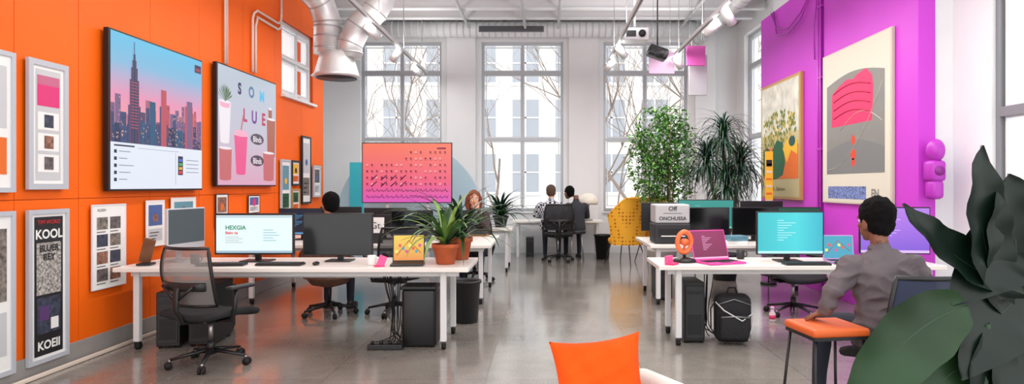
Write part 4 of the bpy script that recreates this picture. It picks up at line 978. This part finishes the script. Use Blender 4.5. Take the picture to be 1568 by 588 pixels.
person('seated_man',.14,12.8,-.05,.62,skl,M('hair_brown',(84,60,44),.7,bump=.8,bs=120),checked(),navy,
  [((-.32,.1,.9),(-.18,.4,.86),(.2,1,0),(0,0,-1),.5),((.32,.1,.9),(.18,.4,.86),(-.2,1,0),(0,0,-1),.5)],lean=.12,hy=-.2,wide=1.22,hw=1.12,hsc=1.05)
person('seated_man',.66,12.98,.15,.6,skd,hb,M('sweater_dark',(52,54,62),.9),navy,
  [((-.26,.14,.86),(-.16,.36,.86),(.1,1,0),(0,0,-1),.5),((.26,.14,.86),(.16,.36,.86),(-.1,1,0),(0,0,-1),.5)],lean=.08,hy=.5,hx=-.14,hw=1.08,hsc=1.05)
b=MB(); b.T=TR(.66,12.96,0); b.lathe([(.17,.53),(.19,.55),(.19,.59),(.16,.605),(.01,.605)],(0,0,0),blk2,24)
for k in range(4): a=pi/4+k*pi/2; b.tube([(.12*math.cos(a),.12*math.sin(a),.54),(.2*math.cos(a),.2*math.sin(a),0)],.012,steel,8)
b.obj('stool')
# ------------------------------------------------------------ outside
b=MB(); b.box((0,31,4),(70,1,18),M('facade_white',(232,232,230),.8,var=.03)); b.T=PF(30.5)
wg=M('facade_glass',(168,174,182),.5); wf=M('facade_frame',(222,222,224),.6)
for r in range(6):
    for c in range(22):
        u=-22+c*2.05; v=-4+r*2.6
        b.pb(u,u+1.25,v,v+1.8,0,.02,wg)
        b.pb(u+.58,u+.66,v,v+1.8,.02,.05,wf); b.pb(u,u+1.25,v+.9,v+.97,.02,.05,wf); b.pb(u-.1,u+1.35,v-.15,v,0,.15,wf)
b.obj('building_facade')
b=MB(); b.box((0,23,-5.15),(60,14,.2),M('street_ground',(200,200,196),.9,var=.1)); b.obj('street')
b=MB(); b.T=Matrix.Translation((13,5,0)); b.box((0,2,3),(1,22,16),MC['facade_white']); b.T=PR(12.45)
for r in range(5):
    for c in range(7): b.pb(-16+c*2.4,-14.6+c*2.4,-3+r*2.8,-1.2+r*2.8,0,.05,wg)
b.obj('building_facade')
bark=M('bark_winter',(142,128,118),.9,var=.15)
def tree(x,y,seed,H0=6,z0=-5.04):
    rd=random.Random(seed); b=MB()
    def br(p,d,L,r,dep):
        pts=[p]; q=p
        for i in range(4):
            d=(d+V((rd.uniform(-.2,.2),rd.uniform(-.2,.2),rd.uniform(-.08,.14)))).normalized(); q=q+d*L/4; pts.append(q)
        b.tube(pts,[r*(1-.1*i) for i in range(5)],bark,5)
        if dep==0: return
        for k in range(rd.choice((2,3,3))):
            t=rd.choice((2,3,4)); a=rd.uniform(0,6.28); nd=(d+V((math.cos(a),math.sin(a)*.6,rd.uniform(-.1,.5)))*rd.uniform(.5,.95)).normalized()
            br(pts[t],nd,L*rd.uniform(.62,.85),r*.55,dep-1)
    br(V((x,y,z0)),V((0,0,1)),H0,.12,6)
    b.obj('bare_tree')
tree(-1.2,21,1,5.5); tree(2.8,19,2,5); tree(4.8,22,8,6); tree(.8,24,6,6); tree(-5.6,24,4,5.5)
# ------------------------------------------------------------ world, camera
w=bpy.data.worlds.new('world'); sc.world=w; w.use_nodes=True; nt=w.node_tree
bg=nt.nodes['Background']; bg.inputs['Color'].default_value=(.99,.99,1,1); bg.inputs['Strength'].default_value=2.15
cam=bpy.data.cameras.new('camera'); co=bpy.data.objects.new('camera',cam); sc.collection.objects.link(co)
co.location=(0,0,1.5); co.rotation_euler=(pi/2,0,0); cam.sensor_width=36; cam.lens=22.5
cam.shift_x=-50/1600; cam.shift_y=-10/1600; cam.clip_start=.05; cam.clip_end=200
sc.camera=co
try:
    sc.view_settings.view_transform='Standard'; sc.view_settings.look='None'; sc.view_settings.exposure=0
except Exception as ex: print(ex)
